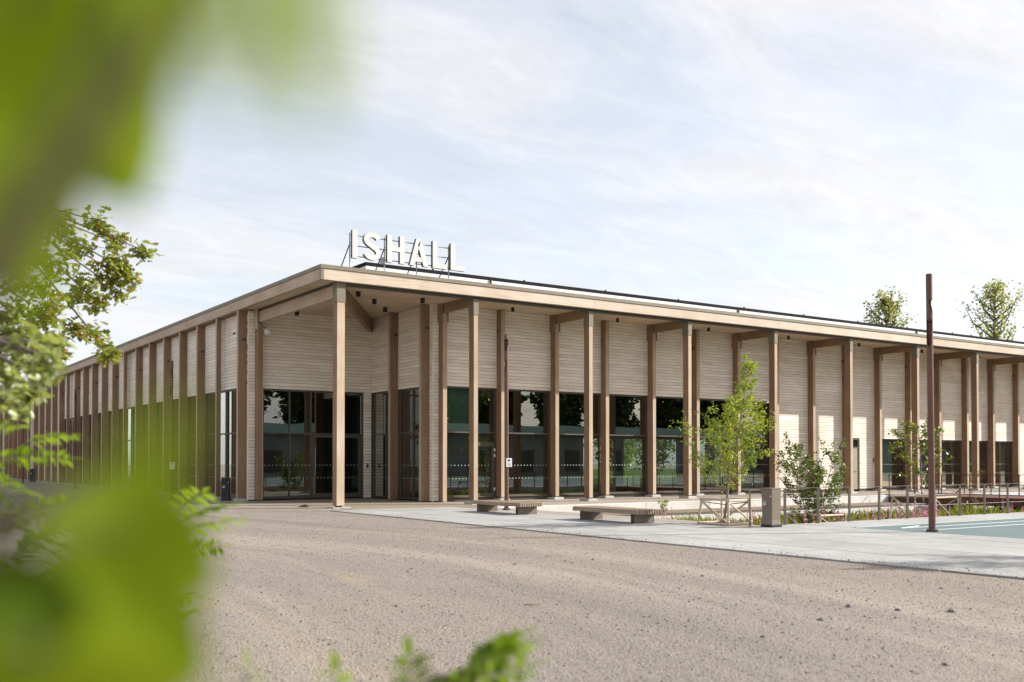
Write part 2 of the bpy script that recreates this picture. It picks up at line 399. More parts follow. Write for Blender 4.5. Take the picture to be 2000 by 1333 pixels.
# ------------------------------------------------------------------ ground
BU0, BU1, BV0, BV1 = -.55, 46.0, -13.02, -2.26        # basin
g_ = MB(); X0, X1, Y0, Y1 = -400, 400, -400, 400
for a in ((X0, BU0, Y0, Y1), (BU1, X1, Y0, Y1), (BU0, BU1, Y0, BV0), (BU0, BU1, BV1, Y1)):
    g_.add([(a[0], a[2], 0), (a[1], a[2], 0), (a[1], a[3], 0), (a[0], a[3], 0)], [(0, 1, 2, 3)])
tag(g_.build('gravel_ground', 'gravel_ground'), kind='structure')
def sheet(name, mat, x0, x1, y0, y1, z):
    return tag(MB().add([(x0, y0, z), (x1, y0, z), (x1, y1, z), (x0, y1, z)], [(0, 1, 2, 3)]).build(name, mat), kind='structure')
sheet('paved_forecourt', 'pavers', -4.75, -.24, -1.48, 7.0, .004)
sheet('gravel_path', 'gravel_strip', -.23, 46, -2.05, 2.28, .005)
sheet('lawn', 'lawn_green', -120, 160, -130, -34, .004)
sheet('back_lawn', 'lawn_green', 4, 140, 16.5, 120, .006)
sheet('gravel_bed', 'gravel_strip', -1.76, -.56, -13.0, -2.3, .006)
sheet('rubber_surface', 'teal_rubber', .22, 40, -40, -14.45, .024)
pl = sheet('concrete_plaza', 'dark_wall', -5.72, 40, -33, -1.5, .001)
pl.data.clear_geometry()
pl.data.from_pydata([(-5.72, -33, .001), (.22, -33, .001), (.22, -14.45, .001), (40, -14.45, .001), (40, -13.06, .001), (-1.76, -13.06, .001), (-1.76, -1.5, .001), (-5.72, -1.5, .001)], [], [(0, 1, 2, 3, 4, 5, 6, 7)])
pl.data.materials.clear(); pl.data.materials.append(MATS['soil'])
SL = {}
def slab(x0, x1, y0, y1):
    w, d = round(x1 - x0 - .026, 3), round(y1 - y0 - .022, 3)
    if (w, d) not in SL:
        b = MB().box(-w / 2, w / 2, -d / 2, d / 2, 0, .021); SL[(w, d)] = None
        o = b.build('slab', 'slab_concrete', pl, loc=((x0 + x1) / 2, (y0 + y1) / 2, .0015 + random.uniform(0, .0025))); SL[(w, d)] = o.data
    else: link('slab', SL[(w, d)], pl, loc=((x0 + x1) / 2, (y0 + y1) / 2, .0015 + random.uniform(0, .0025)))
us = [-5.72, -4.45, -3.10, -1.76]
for i in range(3):
    vs = [-1.5] + [-1.5 - 1.2 * (i % 2) - 2.7 * k for k in range(0 if i % 2 else 1, 20) if -1.5 - 1.2 * (i % 2) - 2.7 * k > -33] + [-33]
    for a, b in zip(vs, vs[1:]): slab(us[i], us[i + 1], b, a)
vs = [-13.06, -14.45, -17.15, -19.85, -22.55, -25.25, -27.95, -30.65, -33]
for a, b in zip(vs, vs[1:]): slab(-1.76, -.78, b, a); slab(-.78, .22, b, a)
x = .22
while x < 39.5: slab(x, min(x + 2.7, 40), -14.45, -13.06); x += 2.7
# white lane lines on the rubber
mk = MB()
for y in (-14.56, -15.26, -15.92): mk.box(1.1 if y < -15 else .35, 38, y - .018, y + .018, .0245, .0285)
mk.add([(.9, -15.3, .0285), (1.9, -15.02, .0285), (1.9, -14.92, .0285), (.9, -15.2, .0285)], [(0, 1, 2, 3)])
mk.add([(.75, -15.85, .0285), (1.5, -15.55, .0285), (1.55, -15.62, .0285), (.8, -15.92, .0285)], [(0, 1, 2, 3)])
tag(mk.build('lane_marking', 'white_paint'), kind='structure')

# basin with two retaining walls
sheet('planting_bed', 'soil', BU0, BU1, BV0, -3.9, -.62)
sheet('soil_terrace', 'soil', BU0, BU1, -3.92, -2.2, -.255)
rw = empty('retaining_wall', (8, -2.26, -.3), 'long low pale concrete retaining wall below the gravel path', 'wall')
def wbox(par, x0, x1, y0, y1, z0, z1, nm, mt, bev=.008):
    return MB().box(x0 - par.location.x, x1 - par.location.x, y0 - par.location.y, y1 - par.location.y, z0 - par.location.z, z1 - par.location.z).build(nm, mt, par, bevel=bev)
x = BU0
while x < 18.5:
    wbox(rw, x + .004, min(x + 3.0, 18.6) - .004, -2.26, -2.06, -.5, .015, 'panel', 'wall_concrete'); x += 3.0
MB().add([(10.6, 0, -.2), (10.6, 0, .315), (12.2, 1.2 - 1.2, .315), (12.2, 0, -.2), (10.6, .2, -.2), (10.6, .2, .315), (12.2, .2, .315), (12.2, .2, -.2)],
         [(0, 3, 2, 1), (4, 5, 6, 7), (1, 2, 6, 5), (0, 1, 5, 4), (3, 7, 6, 2)]).build('panel', 'wall_concrete', rw)
rw2 = empty('basin_wall', (8, -4.0, -.6), 'lower pale concrete basin wall with a dark green top edge', 'wall')
x = BU0
while x < 40:
    wbox(rw2, x + .004, x + 3.0 - .004, -4.0, -3.85, -.75, -.305, 'panel', 'wall_concrete')
    x += 3.0
wbox(rw2, BU0, 40, -4.02, -3.83, -.303, -.285, 'top_edge', 'rail_metal', 0)
ed = empty('basin_edge', (8, -13.04, -.3), 'concrete edge of the planting basin beside the plaza', 'wall')
wbox(ed, BU0 - .02, BU1, -13.06, -12.98, -.7, .02, 'edge_beam', 'wall_concrete')
wbox(ed, BU0 - .06, BU0 + .02, -12.97, -2.27, -.7, .004, 'end_beam', 'wall_concrete')

# ------------------------------------------------------------------ the hall
HALL = empty('ice_hall', (0, 0, 0), 'long low timber ice hall with glulam columns, deep canopy and pale board cladding', 'building')
S = 4.8; UE = 48.0; VE = 88.0
FB, FT, CT = 6.80, 7.13, 7.25
FV, FU = -.155, -5.42
# fascia in lengths
def along(nm, axis, a0, a1, d0, d1, z0, z1, mat, par=HALL, bev=.004):
    b = MB()
    if axis == 'x': b.box(a0, a1, d0, d1, z0, z1)
    else: b.box(d0, d1, a0, a1, z0, z1)
    return b.build(nm, mat, par, bevel=bev)
cuts = [FU + .09, 4.9, 14.5, 24.1, 33.7, 43.3, UE]
for a, b in zip(cuts, cuts[1:]): along('fascia_beam', 'x', a, b - .004, FV, FV + .16, FB, FT - .002, 'glulam_along')
cuts = [FV + .09, 7.3, 16.9, 26.5, 36.1, 45.7, 55.3, 64.9, 74.5, VE]
for a, b in zip(cuts, cuts[1:]): along('fascia_beam', 'y', a, b - .004, FU, FU + .16, FB, FT - .002, 'glulam_deep')
MB().box(FU - .006, FU + .088, FV - .006, FV + .088, FB - .004, FT - .003).build('corner_trim', 'bronze_metal', HALL)
x = FU - .02
for k in range(16):
    x1 = min(x + 3.6, UE); along('roof_cap', 'x', x, x1 - .003, FV - .025, FV + .35, FT, CT, 'bronze_metal'); x = x1
    if x >= UE: break
y = FV + .352
while y < VE:
    y1 = min(y + 3.6, VE); along('roof_cap', 'y', y, y1 - .003, FU - .022, FU + .35, FT, CT - .002, 'bronze_metal'); y = y1
MB().box(FU + .2, UE, FV + .2, 16.2, FT - .12, FT + .05).build('roof_slab', 'roof_grey', HALL)
MB().box(FU + .2, 9.0, 16.2, VE, FT - .12, FT + .05).build('roof_slab', 'roof_grey', HALL)
MB().box(FU + .7, 1.2, FV + .6, 2.4, FT + .051, 7.37).build('roof_deck', 'roof_grey', HALL)
# dark edge beam behind the fascia, and soffit panels
along('edge_beam', 'x', -4.57, UE, .02, .19, 6.715, 6.93, 'dark_metal')
along('edge_beam', 'y', .3, 7.0, -4.81, -4.64, 6.74, 6.93, 'dark_metal')
for a in range(22):
    along('soffit_panel', 'x', -5.26 + 2.4 * a if a else -5.25, min(-5.26 + 2.4 * (a + 1), UE) - .004, .0, 2.5, 6.835, 6.86, 'soffit_wood', bev=0)
for a, b in ((-5.25, -3.0), (-2.996, -.24)):
    for c, d in ((2.504, 4.8), (4.804, 7.05)):
        along('soffit_panel', 'x', a, b - .004, c, d, 6.835, 6.86, 'soffit_wood', bev=0)
# front columns with sleeves, feet and pads
def column(name, x0, x1, y0, y1, z0, z1, sleeve=None, pad=True, mat='glulam_upright'):
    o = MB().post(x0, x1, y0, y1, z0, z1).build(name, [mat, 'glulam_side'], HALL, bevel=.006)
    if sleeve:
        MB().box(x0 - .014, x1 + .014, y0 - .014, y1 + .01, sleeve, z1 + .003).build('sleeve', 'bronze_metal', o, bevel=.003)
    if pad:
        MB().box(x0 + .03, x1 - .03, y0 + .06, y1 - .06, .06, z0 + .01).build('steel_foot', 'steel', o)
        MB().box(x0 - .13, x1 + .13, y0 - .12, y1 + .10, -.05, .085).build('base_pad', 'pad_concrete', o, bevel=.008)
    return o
cc = column('corner_column', -4.831, -4.575, 0, .298, .075, FB - .003, 6.20, False)
MB().box(-4.77, -4.63, .06, .24, .0, .08).build('steel_foot', 'black_metal', cc)
MB().box(-4.98, -4.42, -.12, .42, -.05, .028).build('base_pad', 'pad_concrete', cc)
k = 0
while k * S < UE - 1:
    x = k * S
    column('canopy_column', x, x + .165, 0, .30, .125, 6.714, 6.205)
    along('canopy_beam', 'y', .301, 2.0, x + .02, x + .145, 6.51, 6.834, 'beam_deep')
    k += 1
# inner columns on the wall line: with bracket under each beam, with a steel tab at half bays
for k in range(0, int(UE / 2.4)):
    x = 2.4 * k
    o = column('wall_column', x, x + .165, 2.0, 2.34, .125 if k else .02, 6.82 if k % 2 else 6.505, None, k > 0)
    if k % 2 == 0:
        for sx in (-1, 1):
            xx = x - .052 if sx < 0 else x + .167
            MB().box(xx, xx + .050, 1.985, 2.31, 6.20, 6.833).build('bracket_plate', 'glulam_side', o)
    else:
        MB().box(x - .004, x + .03, 2.16, 2.312, 6.02, 6.11).build('steel_tab', 'dark_metal', o)
# recess columns
for y in (2.52, 4.84):
    o = MB().post(-.56, -.235, y, y + .165, .03, 6.82).build('wall_column', ['glulam_upright', 'glulam_side'], HALL, bevel=.006)
    MB().box(-.40, -.241, y - .004, y + .02, 5.98, 6.07).build('steel_tab', 'dark_metal', o)
o = MB().post(-4.83, -4.665, 6.72, 7.03, .03, 6.30).build('wall_column', ['glulam_side', 'glulam_side'], HALL, bevel=.006)
MB().box(-4.885, -4.832, 6.71, 7.03, 6.10, 6.83).build('bracket_plate', 'glulam_upright', o)
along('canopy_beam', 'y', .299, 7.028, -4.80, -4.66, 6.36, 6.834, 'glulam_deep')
# diagonal beam
p0 = Vector((-4.62, .30, 0)); p1 = Vector((-.30, 6.98, 0)); d = (p1 - p0).normalized(); nrm = Vector((-d.y, d.x, 0)) * .07
vs = []
for z in (6.36, 6.834):
    vs += [p0 - nrm + Vector((0, 0, z)), p1 - nrm + Vector((0, 0, z)), p1 + nrm + Vector((0, 0, z)), p0 + nrm + Vector((0, 0, z))]
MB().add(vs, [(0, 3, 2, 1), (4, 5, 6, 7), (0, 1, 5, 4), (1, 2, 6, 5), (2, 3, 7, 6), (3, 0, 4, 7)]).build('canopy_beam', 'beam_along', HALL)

# cladding boards
BM = {}; NB = [0]; REST = {'x': MB(), 'y': MB()}
BH = .118
def boards(axis, a0, a1, z0, z1, plane, single):
    """plane: outer face; boards run along axis, stacked in z; depth goes inwards (+)"""
    n = max(1, round((z1 - z0) / BH)); h = (z1 - z0) / n; L = round(a1 - a0, 3)
    for i in range(n):
        zc = z0 + i * h; off = random.uniform(-.002, .002)
        if single and NB[0] < 300:
            key = (axis, L, round(h, 4))
            if key not in BM:
                b = MB()
                if axis == 'x': b.box(0, L, 0, .022, .011, h)
                else: b.box(0, .022, 0, L, .011, h)
                me = bpy.data.meshes.new('board'); me.from_pydata(b.v, [], b.f); me.materials.append(MATS['board_along' if axis == 'x' else 'board_deep']); BM[key] = me
            link('board', BM[key], HALL, loc=(a0, plane + off, zc) if axis == 'x' else (plane + off, a0, zc)); NB[0] += 1
        else:
            if axis == 'x': REST['x'].box(a0, a1, plane + off, plane + .022, zc + .011, zc + h)
            else: REST['y'].box(plane + off, plane + .022, a0, a1, zc + .011, zc + h)
def core(axis, a0, a1, z0, z1, plane):
    b = MB()
    if axis == 'x': b.box(a0, a1, plane + .0225, plane + .24, z0, z1)
    else: b.box(plane + .0225, plane + .24, a0, a1, z0, z1)
    return b.build('wall_core', 'frame_metal', HALL)
def window(axis, a0, a1, z0, z1, plane, mull=(), trans=(), dots=True, fw=.05, mat='frame_metal'):
    """frame with panes; axis along the wall, depth inwards"""
    fr = MB(); d0, d1 = plane + .05, plane + .13
    def bx(p, q, r, s, e0=d0, e1=d1, B=fr):
        if axis == 'x': B.box(p, q, e0, e1, r, s)
        else: B.box(e0, e1, p, q, r, s)
    bx(a0, a0 + fw, z0, z1); bx(a1 - fw, a1, z0, z1); bx(a0 + fw, a1 - fw, z1 - fw, z1); bx(a0 + fw, a1 - fw, z0, z0 + fw)
    for t in trans: bx(a0 + fw, a1 - fw, t - .025, t + .025, d0 - .004, d1)
    for mm in mull: bx(mm - .02, mm + .02, z0 + fw, z1 - fw, d0 - .008, d1 - .004)
    w = fr.build('window', mat, HALL)
    aa = [a0 + fw] + sorted(mull) + [a1 - fw]; zs = [z0 + fw] + sorted(trans) + [z1 - fw]
    for p, q in zip(aa, aa[1:]):
        for r, s in zip(zs, zs[1:]):
            e = (d0 + d1) / 2; b = MB()
            if axis == 'x': b.add([(p, e, r), (q, e, r), (q, e, s), (p, e, s)], [(0, 1, 2, 3)])
            else: b.add([(e, p, r), (e, p, s), (e, q, s), (e, q, r)], [(0, 1, 2, 3)])
            b.build('pane', 'glass', w)
    if dots:
        D = MB(); e = (d0 + d1) / 2 - .006
        for zc in (1.267, .80):
            t = a0 + fw + .07 + (.05 if zc < 1 else 0)
            while t < a1 - fw - .04:
                pts = []
                for k in range(8):
                    an = 2 * math.pi * k / 8; c, s = math.cos(an) * .021, math.sin(an) * .021
                    pts.append((t + c, e, zc + s) if axis == 'x' else (e, t + c, zc + s))
                D.add(pts, [tuple(range(8))]); t += .14
        tag(D.build('marking_dots', 'dot_white', w), kind='stuff')
    return w
# right facade bays
P = 2.30
def bay(k): return 2.4 * k + .165, 2.4 * (k + 1)
HEAD = 4.02
# recess back wall and side wall first (largest), then the front bays
RW = 7.03; SWL = -.24
boards('x', -4.665, SWL, HEAD, 6.83, RW, True)
boards('x', -.56, SWL - .001, .03, HEAD, RW, False); boards('x', -4.665, -4.53, .03, HEAD, RW, False)
boards('x', -5.07, -4.832, .03, 6.83, RW, False)
core('x', -5.07, SWL + .3, HEAD + .001, 6.83, RW); core('x', -5.05, -4.53, .0, HEAD, RW); core('x', -.56, SWL + .3, .0, HEAD, RW)
for a0, a1 in ((5.005, RW - .002), (2.685, 4.838)):
    boards('y', a0, a1, HEAD, 6.83, SWL, True); core('y', a0, a1, HEAD + .001, 6.83, SWL)
boards('y', 2.325, 2.518, .03, 6.83, SWL, False); core('y', 2.33, 2.685, .0, 6.83, SWL)
core('y', 4.84, 5.0, 0, 6.83, SWL)
boards('x', SWL + .03, -.002, .03, 6.83, P - .01, False)
MB().box(SWL - .012, SWL + .028, P - .022, P + .03, .02, 6.83).build('corner_trim', 'board_along', HALL)
MB().box(-5.10, -5.065, RW - .012, RW + .03, .02, 6.83).build('corner_trim', 'board_along', HALL)
window('x', -4.53, -.56, .06, 4.015, RW, mull=(-3.50, -2.67, -1.65), trans=(2.43,))
window('y', 5.005, RW - .07, .06, 4.015, SWL, mull=(5.92,), trans=(2.43,))
window('y', 2.685, 4.838, .06, 4.015, SWL, mull=(3.80,), trans=(2.43,))
# entrance door leaves inside the recess window
for a0, a1 in ((-2.64, -1.69), (-1.61, -.66)):
    fr = MB(); e0, e1 = RW + .035, RW + .085
    fr.box(a0, a0 + .07, e0, e1, .11, 2.39); fr.box(a1 - .07, a1, e0, e1, .11, 2.39); fr.box(a0 + .07, a1 - .07, e0, e1, 2.30, 2.39); fr.box(a0 + .07, a1 - .07, e0, e1, .11, .22)
    dr = fr.build('door', 'frame_metal', HALL)
    MB().tube([(a0 + .11, e0 - .06, .9), (a0 + .11, e0 - .06, 1.9)], .014, 8).build('handle', 'steel', dr)
for k in range(7):
    a0, a1 = bay(k)
    boards('x', a0, a1, HEAD, 6.83, P, True); core('x', a0 - .1, a1 + .05, HEAD + .001, 6.83, P)
    core('x', a0 - .1, a1 + .05, -.05, .148, P + .02)
    MB().box(a0, a1, P - .03, P + .06, .150, .166).build('window_sill', 'bronze_metal', HALL)
    if k == 0: window('x', a0, a1, .17, HEAD - .002, P, mull=(1.50,), trans=(2.43,))
    else: window('x', a0, a1, .17, HEAD - .002, P, trans=(2.43,))
# glazed door in the first bay
fr = MB(); e0, e1 = P + .03, P + .10
fr.box(1.53, 1.61, e0, e1, .17, 2.05); fr.box(2.22, 2.33, e0, e1, .17, 2.05); fr.box(1.61, 2.22, e0, e1, 1.95, 2.05); fr.box(1.61, 2.22, e0, e1, .17, .27)
dr = fr.build('door', 'frame_metal', HALL)
for z in (.42, 1.62, 1.82): MB().box(2.30, 2.345, e0 - .02, e0, z - .05, z + .05).build('hinge', 'white_paint', dr)
MB().box(1.61, 2.33, P + .03, P + .10, 2.06, 2.10).build('door_head', 'frame_metal', HALL)
DOORS = {}
for k in range(7, int(UE / 2.4) - 1):
    a0, a1 = bay(k)
    small = k in (10, 11, 12, 13, 14)
    if small:
        boards('x', a0, a1, 2.49, 6.83, P, k < 9); core('x', a0 - .1, a1 + .05, 2.50, 6.83, P); core('x', a0 - .1, a1 + .05, -.05, .148, P + .02)
        window('x', a0, a1, .17, 2.488, P)
        MB().box(a0, a1, P - .03, P + .06, .150, .166).build('window_sill', 'bronze_metal', HALL)
    elif k == 9:
        boards('x', a0, a1, 2.50, 6.83, P, False); boards('x', 22.87, a1, .12, 2.50, P, False); core('x', a0 - .1, a1 + .05, 2.51, 6.83, P)
        core('x', 22.87, a1 + .05, 0, 2.505, P)
        fr = MB(); fr.box(21.78, 21.86, P + .02, P + .1, .1, 2.49); fr.box(22.78, 22.86, P + .02, P + .1, .1, 2.49); fr.box(21.86, 22.78, P + .02, P + .1, 2.42, 2.49); fr.box(21.86, 22.78, P + .02, P + .1, 2.05, 2.10)
        df = fr.build('door', 'frame_metal', HALL)
        MB().box(21.86, 22.78, P + .04, P + .08, .1, 2.049).build('leaf', 'door_paint', df)
        MB().box(21.98, 22.66, P + .03, P + .039, .3, 1.75).build('leaf_panel', 'door_paint', df)
        MB().add([(21.86, P + .06, 2.10), (22.78, P + .06, 2.10), (22.78, P + .06, 2.42), (21.86, P + .06, 2.42)], [(0, 1, 2, 3)]).build('pane', 'glass', df)
        MB().tube([(22.72, P + .02, .95), (22.45, P - .05, .98), (22.40, P - .05, 1.02)], .012, 6).build('handle', 'steel', df)
    else:
        boards('x', a0, a1, .12, 6.83, P, k == 7); core('x', a0 - .1, a1 + .05, -.05, 6.83, P)
# left facade: fins, boards, windows
LW = -5.09
for k in range(0, 34):
    y = 7.2 + 2.4 * k
    thin = k % 6 == 1
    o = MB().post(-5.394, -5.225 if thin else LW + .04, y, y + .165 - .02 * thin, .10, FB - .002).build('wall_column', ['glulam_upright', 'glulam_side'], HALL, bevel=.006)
    MB().box(-5.47, LW + .1, y - .08, y + .245, -.05, .085).build('base_pad', 'pad_concrete', o)
    MB().box(-5.36, -5.26, y + .03, y + .13, .05, .11).build('steel_foot', 'steel', o)
    if thin:
        dp = MB().tube([(-5.20, y + .42, .0), (-5.20, y + .42, 6.74)], .045, 10)
        for z in (.6, 2.4, 4.2, 6.0): dp.box(-5.25, LW + .02, y + .40, y + .44, z, z + .03)
        dp.build('downpipe', 'black_metal', HALL)
    elif k % 2 == 0:
        MB().box(-5.26, LW + .002, y - .004, y + .02, 5.72, 5.80).build('steel_tab', 'dark_metal', o)
    a0, a1 = (y, y + 2.4) if thin else (y + .165, y + 2.4)
    if k == 33: break
    glz = k < 14
    zb = 4.08 if glz else .12
    boards('y', a0, a1, zb, FB - .03, LW, False); core('y', a0 - .1, a1 + .05, zb + .001, FB - .03, LW)
    if glz:
        core('y', a0 - .1, a1 + .05, -.05, .148, LW + .02)
        window('y', a0, a1, .15, 4.078, LW, trans=(2.45,), dots=k < 6)
    else: core('y', a0 - .1, a1 + .05, -.05, .13, LW)
boards('y', RW + .03, 7.2, .03, FB - .03, LW + .02, False)
MB().box(FU + .16, LW + .2, 7.0, VE, FB - .028, FB + .1).build('eave_board', 'beam_deep', HALL)
tag(REST['x'].build('distant_boards', 'board_along', HALL), kind='stuff')
tag(REST['y'].build('distant_boards', 'board_deep', HALL), kind='stuff')
# upper roof volume
ub = MB(); 
along('upper_wall', 'x', -2.20, UE, 3.485, 3.8, 7.2, 8.13, 'band_white')
along('upper_wall', 'y', 3.8, 70, -2.20, -1.9, 7.2, 8.13, 'band_white')
MB().box(-2.12, UE, 3.58, 16, 8.131, 8.22).build('upper_roof', 'roof_grey', HALL)
MB().box(-2.12, 8.6, 16, 72, 8.131, 8.22).build('upper_roof', 'roof_grey', HALL)
along('upper_eave', 'x', -2.20, UE, 3.50, 3.575, 8.14, 8.27, 'roof_black'); along('upper_eave', 'y', 3.576, 72, -2.20, -2.125, 8.14, 8.27, 'roof_black')
for x in (2.9, 16.0, 29.1, 42.2):
    MB().tube([(x, 3.46, 8.16), (x, 3.44, 7.98), (x, 3.44, 7.3)], .035, 8).build('downpipe', 'dark_metal', HALL)
for k in range(12):
    MB().tube([(.5 + 4 * k, 3.6, 8.2), (.5 + 4 * k, 3.6, 8.33)], .035, 8).build('roof_vent', 'roof_black', HALL)
# inside: floor, ceiling, back wall with openings to the court, some furniture-like piers
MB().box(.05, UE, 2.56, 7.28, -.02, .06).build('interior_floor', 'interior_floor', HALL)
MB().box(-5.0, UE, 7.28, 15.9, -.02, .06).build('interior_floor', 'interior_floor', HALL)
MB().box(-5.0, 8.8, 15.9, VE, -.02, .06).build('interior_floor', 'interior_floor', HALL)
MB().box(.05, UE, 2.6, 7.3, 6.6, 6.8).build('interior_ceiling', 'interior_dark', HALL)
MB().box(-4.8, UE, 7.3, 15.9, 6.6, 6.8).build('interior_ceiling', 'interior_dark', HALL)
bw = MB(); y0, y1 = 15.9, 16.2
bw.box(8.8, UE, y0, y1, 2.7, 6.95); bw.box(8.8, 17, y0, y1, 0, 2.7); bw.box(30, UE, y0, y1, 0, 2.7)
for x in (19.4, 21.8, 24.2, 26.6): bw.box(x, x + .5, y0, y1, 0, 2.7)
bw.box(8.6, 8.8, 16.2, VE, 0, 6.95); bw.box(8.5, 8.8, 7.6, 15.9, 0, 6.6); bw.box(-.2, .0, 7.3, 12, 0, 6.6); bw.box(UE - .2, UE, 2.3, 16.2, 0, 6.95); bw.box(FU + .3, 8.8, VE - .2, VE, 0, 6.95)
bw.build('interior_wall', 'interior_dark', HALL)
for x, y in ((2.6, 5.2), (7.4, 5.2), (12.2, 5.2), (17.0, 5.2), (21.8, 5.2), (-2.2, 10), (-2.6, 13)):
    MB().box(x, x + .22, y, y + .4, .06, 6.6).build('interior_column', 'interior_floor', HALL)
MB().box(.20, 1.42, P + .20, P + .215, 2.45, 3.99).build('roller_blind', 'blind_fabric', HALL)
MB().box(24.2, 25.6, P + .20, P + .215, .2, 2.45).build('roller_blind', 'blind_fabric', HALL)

# ------------------------------------------------------------------ fittings on the hall
def downlight(x, y, r=.058, h=.15, label='small black cylinder downlight in the long row under the timber canopy'):
    o = empty('downlight', (x, y, 6.834), label, 'downlight', 'black downlights under the canopy')
    MB().tube([(0, 0, -.004 - h), (0, 0, -.001)], r, 16).build('housing', 'black_metal', o)
    MB().tube([(0, 0, -h - .007), (0, 0, -h - .0045)], r * .8, 16).build('lens', 'steel', o)
for k in range(9): downlight(2.5 + 4.8 * k, 1.42)
for x, y, lb in ((-3.465, 1.41, 'large black downlight next to the corner column and diagonal beam'), (-2.36, 2.50, 'large black downlight halfway along the diagonal canopy beam'),
                 (-1.24, 3.91, 'large black downlight close to the clad side wall of entrance recess'), (-1.12, 1.42, 'large black downlight between corner column and first canopy beam'),
                 (-3.5, 6.43, 'large black downlight above the entrance wall near the white floodlight')): downlight(x, y, .075, .17, lb)
o = empty('floodlight', (-4.60, 6.70, 6.02), 'white floodlight on a bracket beside the recessed entrance wall', 'floodlight')
MB().tube([(-.06, .02, .18), (-.02, -.06, .16), (.02, -.10, .05)], .016, 8).build('bracket', 'black_metal', o)
MB().tube([(.03, -.07, .06), (.03, -.16, -.02), (.03, -.18, -.04)], [.05, .10, .10], 14).build('lamp_head', 'white_paint', o)
o = empty('security_camera', (-5.42, 7.28, 5.98), 'small white dome security camera on a timber column of the side wall', 'camera')
MB().tube([(.025, 0, .03), (-.03, 0, .04), (-.09, 0, .03)], [.03, .035, .03], 10).build('arm', 'white_paint', o)
MB().tube([(-.10, 0, .045), (-.10, 0, .0)], [.07, .055], 14).build('shroud', 'white_paint', o)
MB().tube([(-.10, 0, .0), (-.10, 0, -.045), (-.10, 0, -.065)], [.05, .04, .01], 14).build('dome', 'black_metal', o)
o = empty('card_reader', (-.40, RW - .012, 1.24), 'small black card reader on boards beside entrance doors', 'card reader')
MB().box(-.04, .04, -.02, .012, -.08, .08).build('body', 'black_metal', o, bevel=.008); MB().box(-.02, .02, -.024, -.0205, .0, .04).build('keypad', 'steel', o)
o = empty('wall_socket', (-.09, P - .02, 4.18), 'tiny white sensor box on the narrow clad pier', 'sensor')
MB().box(-.035, .035, -.03, .008, -.035, .035).build('body', 'white_paint', o, bevel=.006); MB().tube([(0, -.03, 0), (0, -.045, 0)], .018, 10).build('lens', 'steel', o)
o = empty('alarm_box', (23.88, P - .001, 1.45), 'small blue and red alarm box on boards near grey door', 'alarm box')
MB().box(-.05, .05, -.04, 0, .0, .10).build('body', 'steel', o); MB().box(-.04, .04, -.04, 0, -.07, -.002).build('red_button', 'corten', o)

# rooftop sign
SG = empty('rooftop_sign', (-2.0, .66, 7.43), 'white raised capital letters ISHALL on a steel frame standing on roof edge', 'sign')
LZ, LH = 7.714 - 7.43, .876
def letter(name, polys, x0, w):
    b = MB()
    for poly in polys:
        P2 = [(x0 + 2.0 + px_ * w, LZ + pz * LH) for px_, pz in poly]; n = len(P2)
        b.add([(x, -.06, z) for x, z in P2], [tuple(range(n))], 0)
        b.add([(x, .06, z) for x, z in P2], [tuple(range(n - 1, -1, -1))], 1)
        vs = [(x, -.0595, z) for x, z in P2] + [(x, .06, z) for x, z in P2]
        b.add(vs, [(i, i + n, (i + 1) % n + n, (i + 1) % n) for i in range(n)], 1)
    return b.build(name, ['sign_white', 'dark_metal'], SG)
sw = lambda w: .17 / w
letter('letter_i', [[(0, 0), (1, 0), (1, 1), (0, 1)]], -4.055, .17)
t = sw(.62); letter('letter_h', [[(0, 0), (t, 0), (t, 1), (0, 1)], [(1 - t, 0), (1, 0), (1, 1), (1 - t, 1)], [(t, .42), (1 - t, .42), (1 - t, .59), (t, .59)]], -2.85, .62)
letter('letter_a', [[(0, 0), (.25, 0), (.62, 1), (.36, 1)], [(.75, 0), (1, 0), (.64, 1), (.445, .775)], [(.305, .15), (.70, .15), (.645, .32), (.37, .32)]], -2.05, .68)
for x0 in (-1.20, -.52):
    t = sw(.54); letter('letter_l', [[(0, 0), (t, 0), (t, 1), (0, 1)], [(t, 0), (1, 0), (1, .175), (t, .175)]], x0, .54)
# S: thick stroke along two arcs
cl = []
for a in np.linspace(R(20), R(270), 20): cl.append((.5 + .355 * math.cos(a), .735 + .172 * math.sin(a) * 1.0))
cl = [(.5 + .36 * math.cos(a), .735 + .175 * math.sin(a)) for a in np.linspace(R(12), R(225), 16)]
cl += [(.30, .585), (.5, .505), (.70, .425)]
cl += [(.5 + .36 * math.cos(a), .265 + .175 * math.sin(a)) for a in np.linspace(R(45), R(-168), 16)]
W_, H_ = .60, LH
pts = [Vector((p[0] * W_, p[1] * H_, 0)) for p in cl]; L_, Rr = [], []
for i, p in enumerate(pts):
    dd = (pts[min(i + 1, len(pts) - 1)] - pts[max(i - 1, 0)]).normalized(); nn = Vector((-dd.y, dd.x, 0)) * .08
    L_.append(p + nn); Rr.append(p - nn)
polys = [[(q.x / W_, q.y / H_) for q in (L_[i], L_[i + 1], Rr[i + 1], Rr[i])] for i in range(len(pts) - 1)]
b = MB(); x0 = -3.67 + 2.0
for i in range(len(pts) - 1):
    q = [L_[i], L_[i + 1], Rr[i + 1], Rr[i]]
    b.add([(x0 + v.x, -.06, LZ + v.y) for v in q], [(0, 1, 2, 3)], 0); b.add([(x0 + v.x, .06, LZ + v.y) for v in q], [(3, 2, 1, 0)], 1)
ring = L_ + Rr[::-1]; n = len(ring)
b.add([(x0 + v.x, -.0595, LZ + v.y) for v in ring] + [(x0 + v.x, .06, LZ + v.y) for v in ring], [(i, i + n, (i + 1) % n + n, (i + 1) % n) for i in range(n)], 1)
b.build('letter_s', ['sign_white', 'dark_metal'], SG)
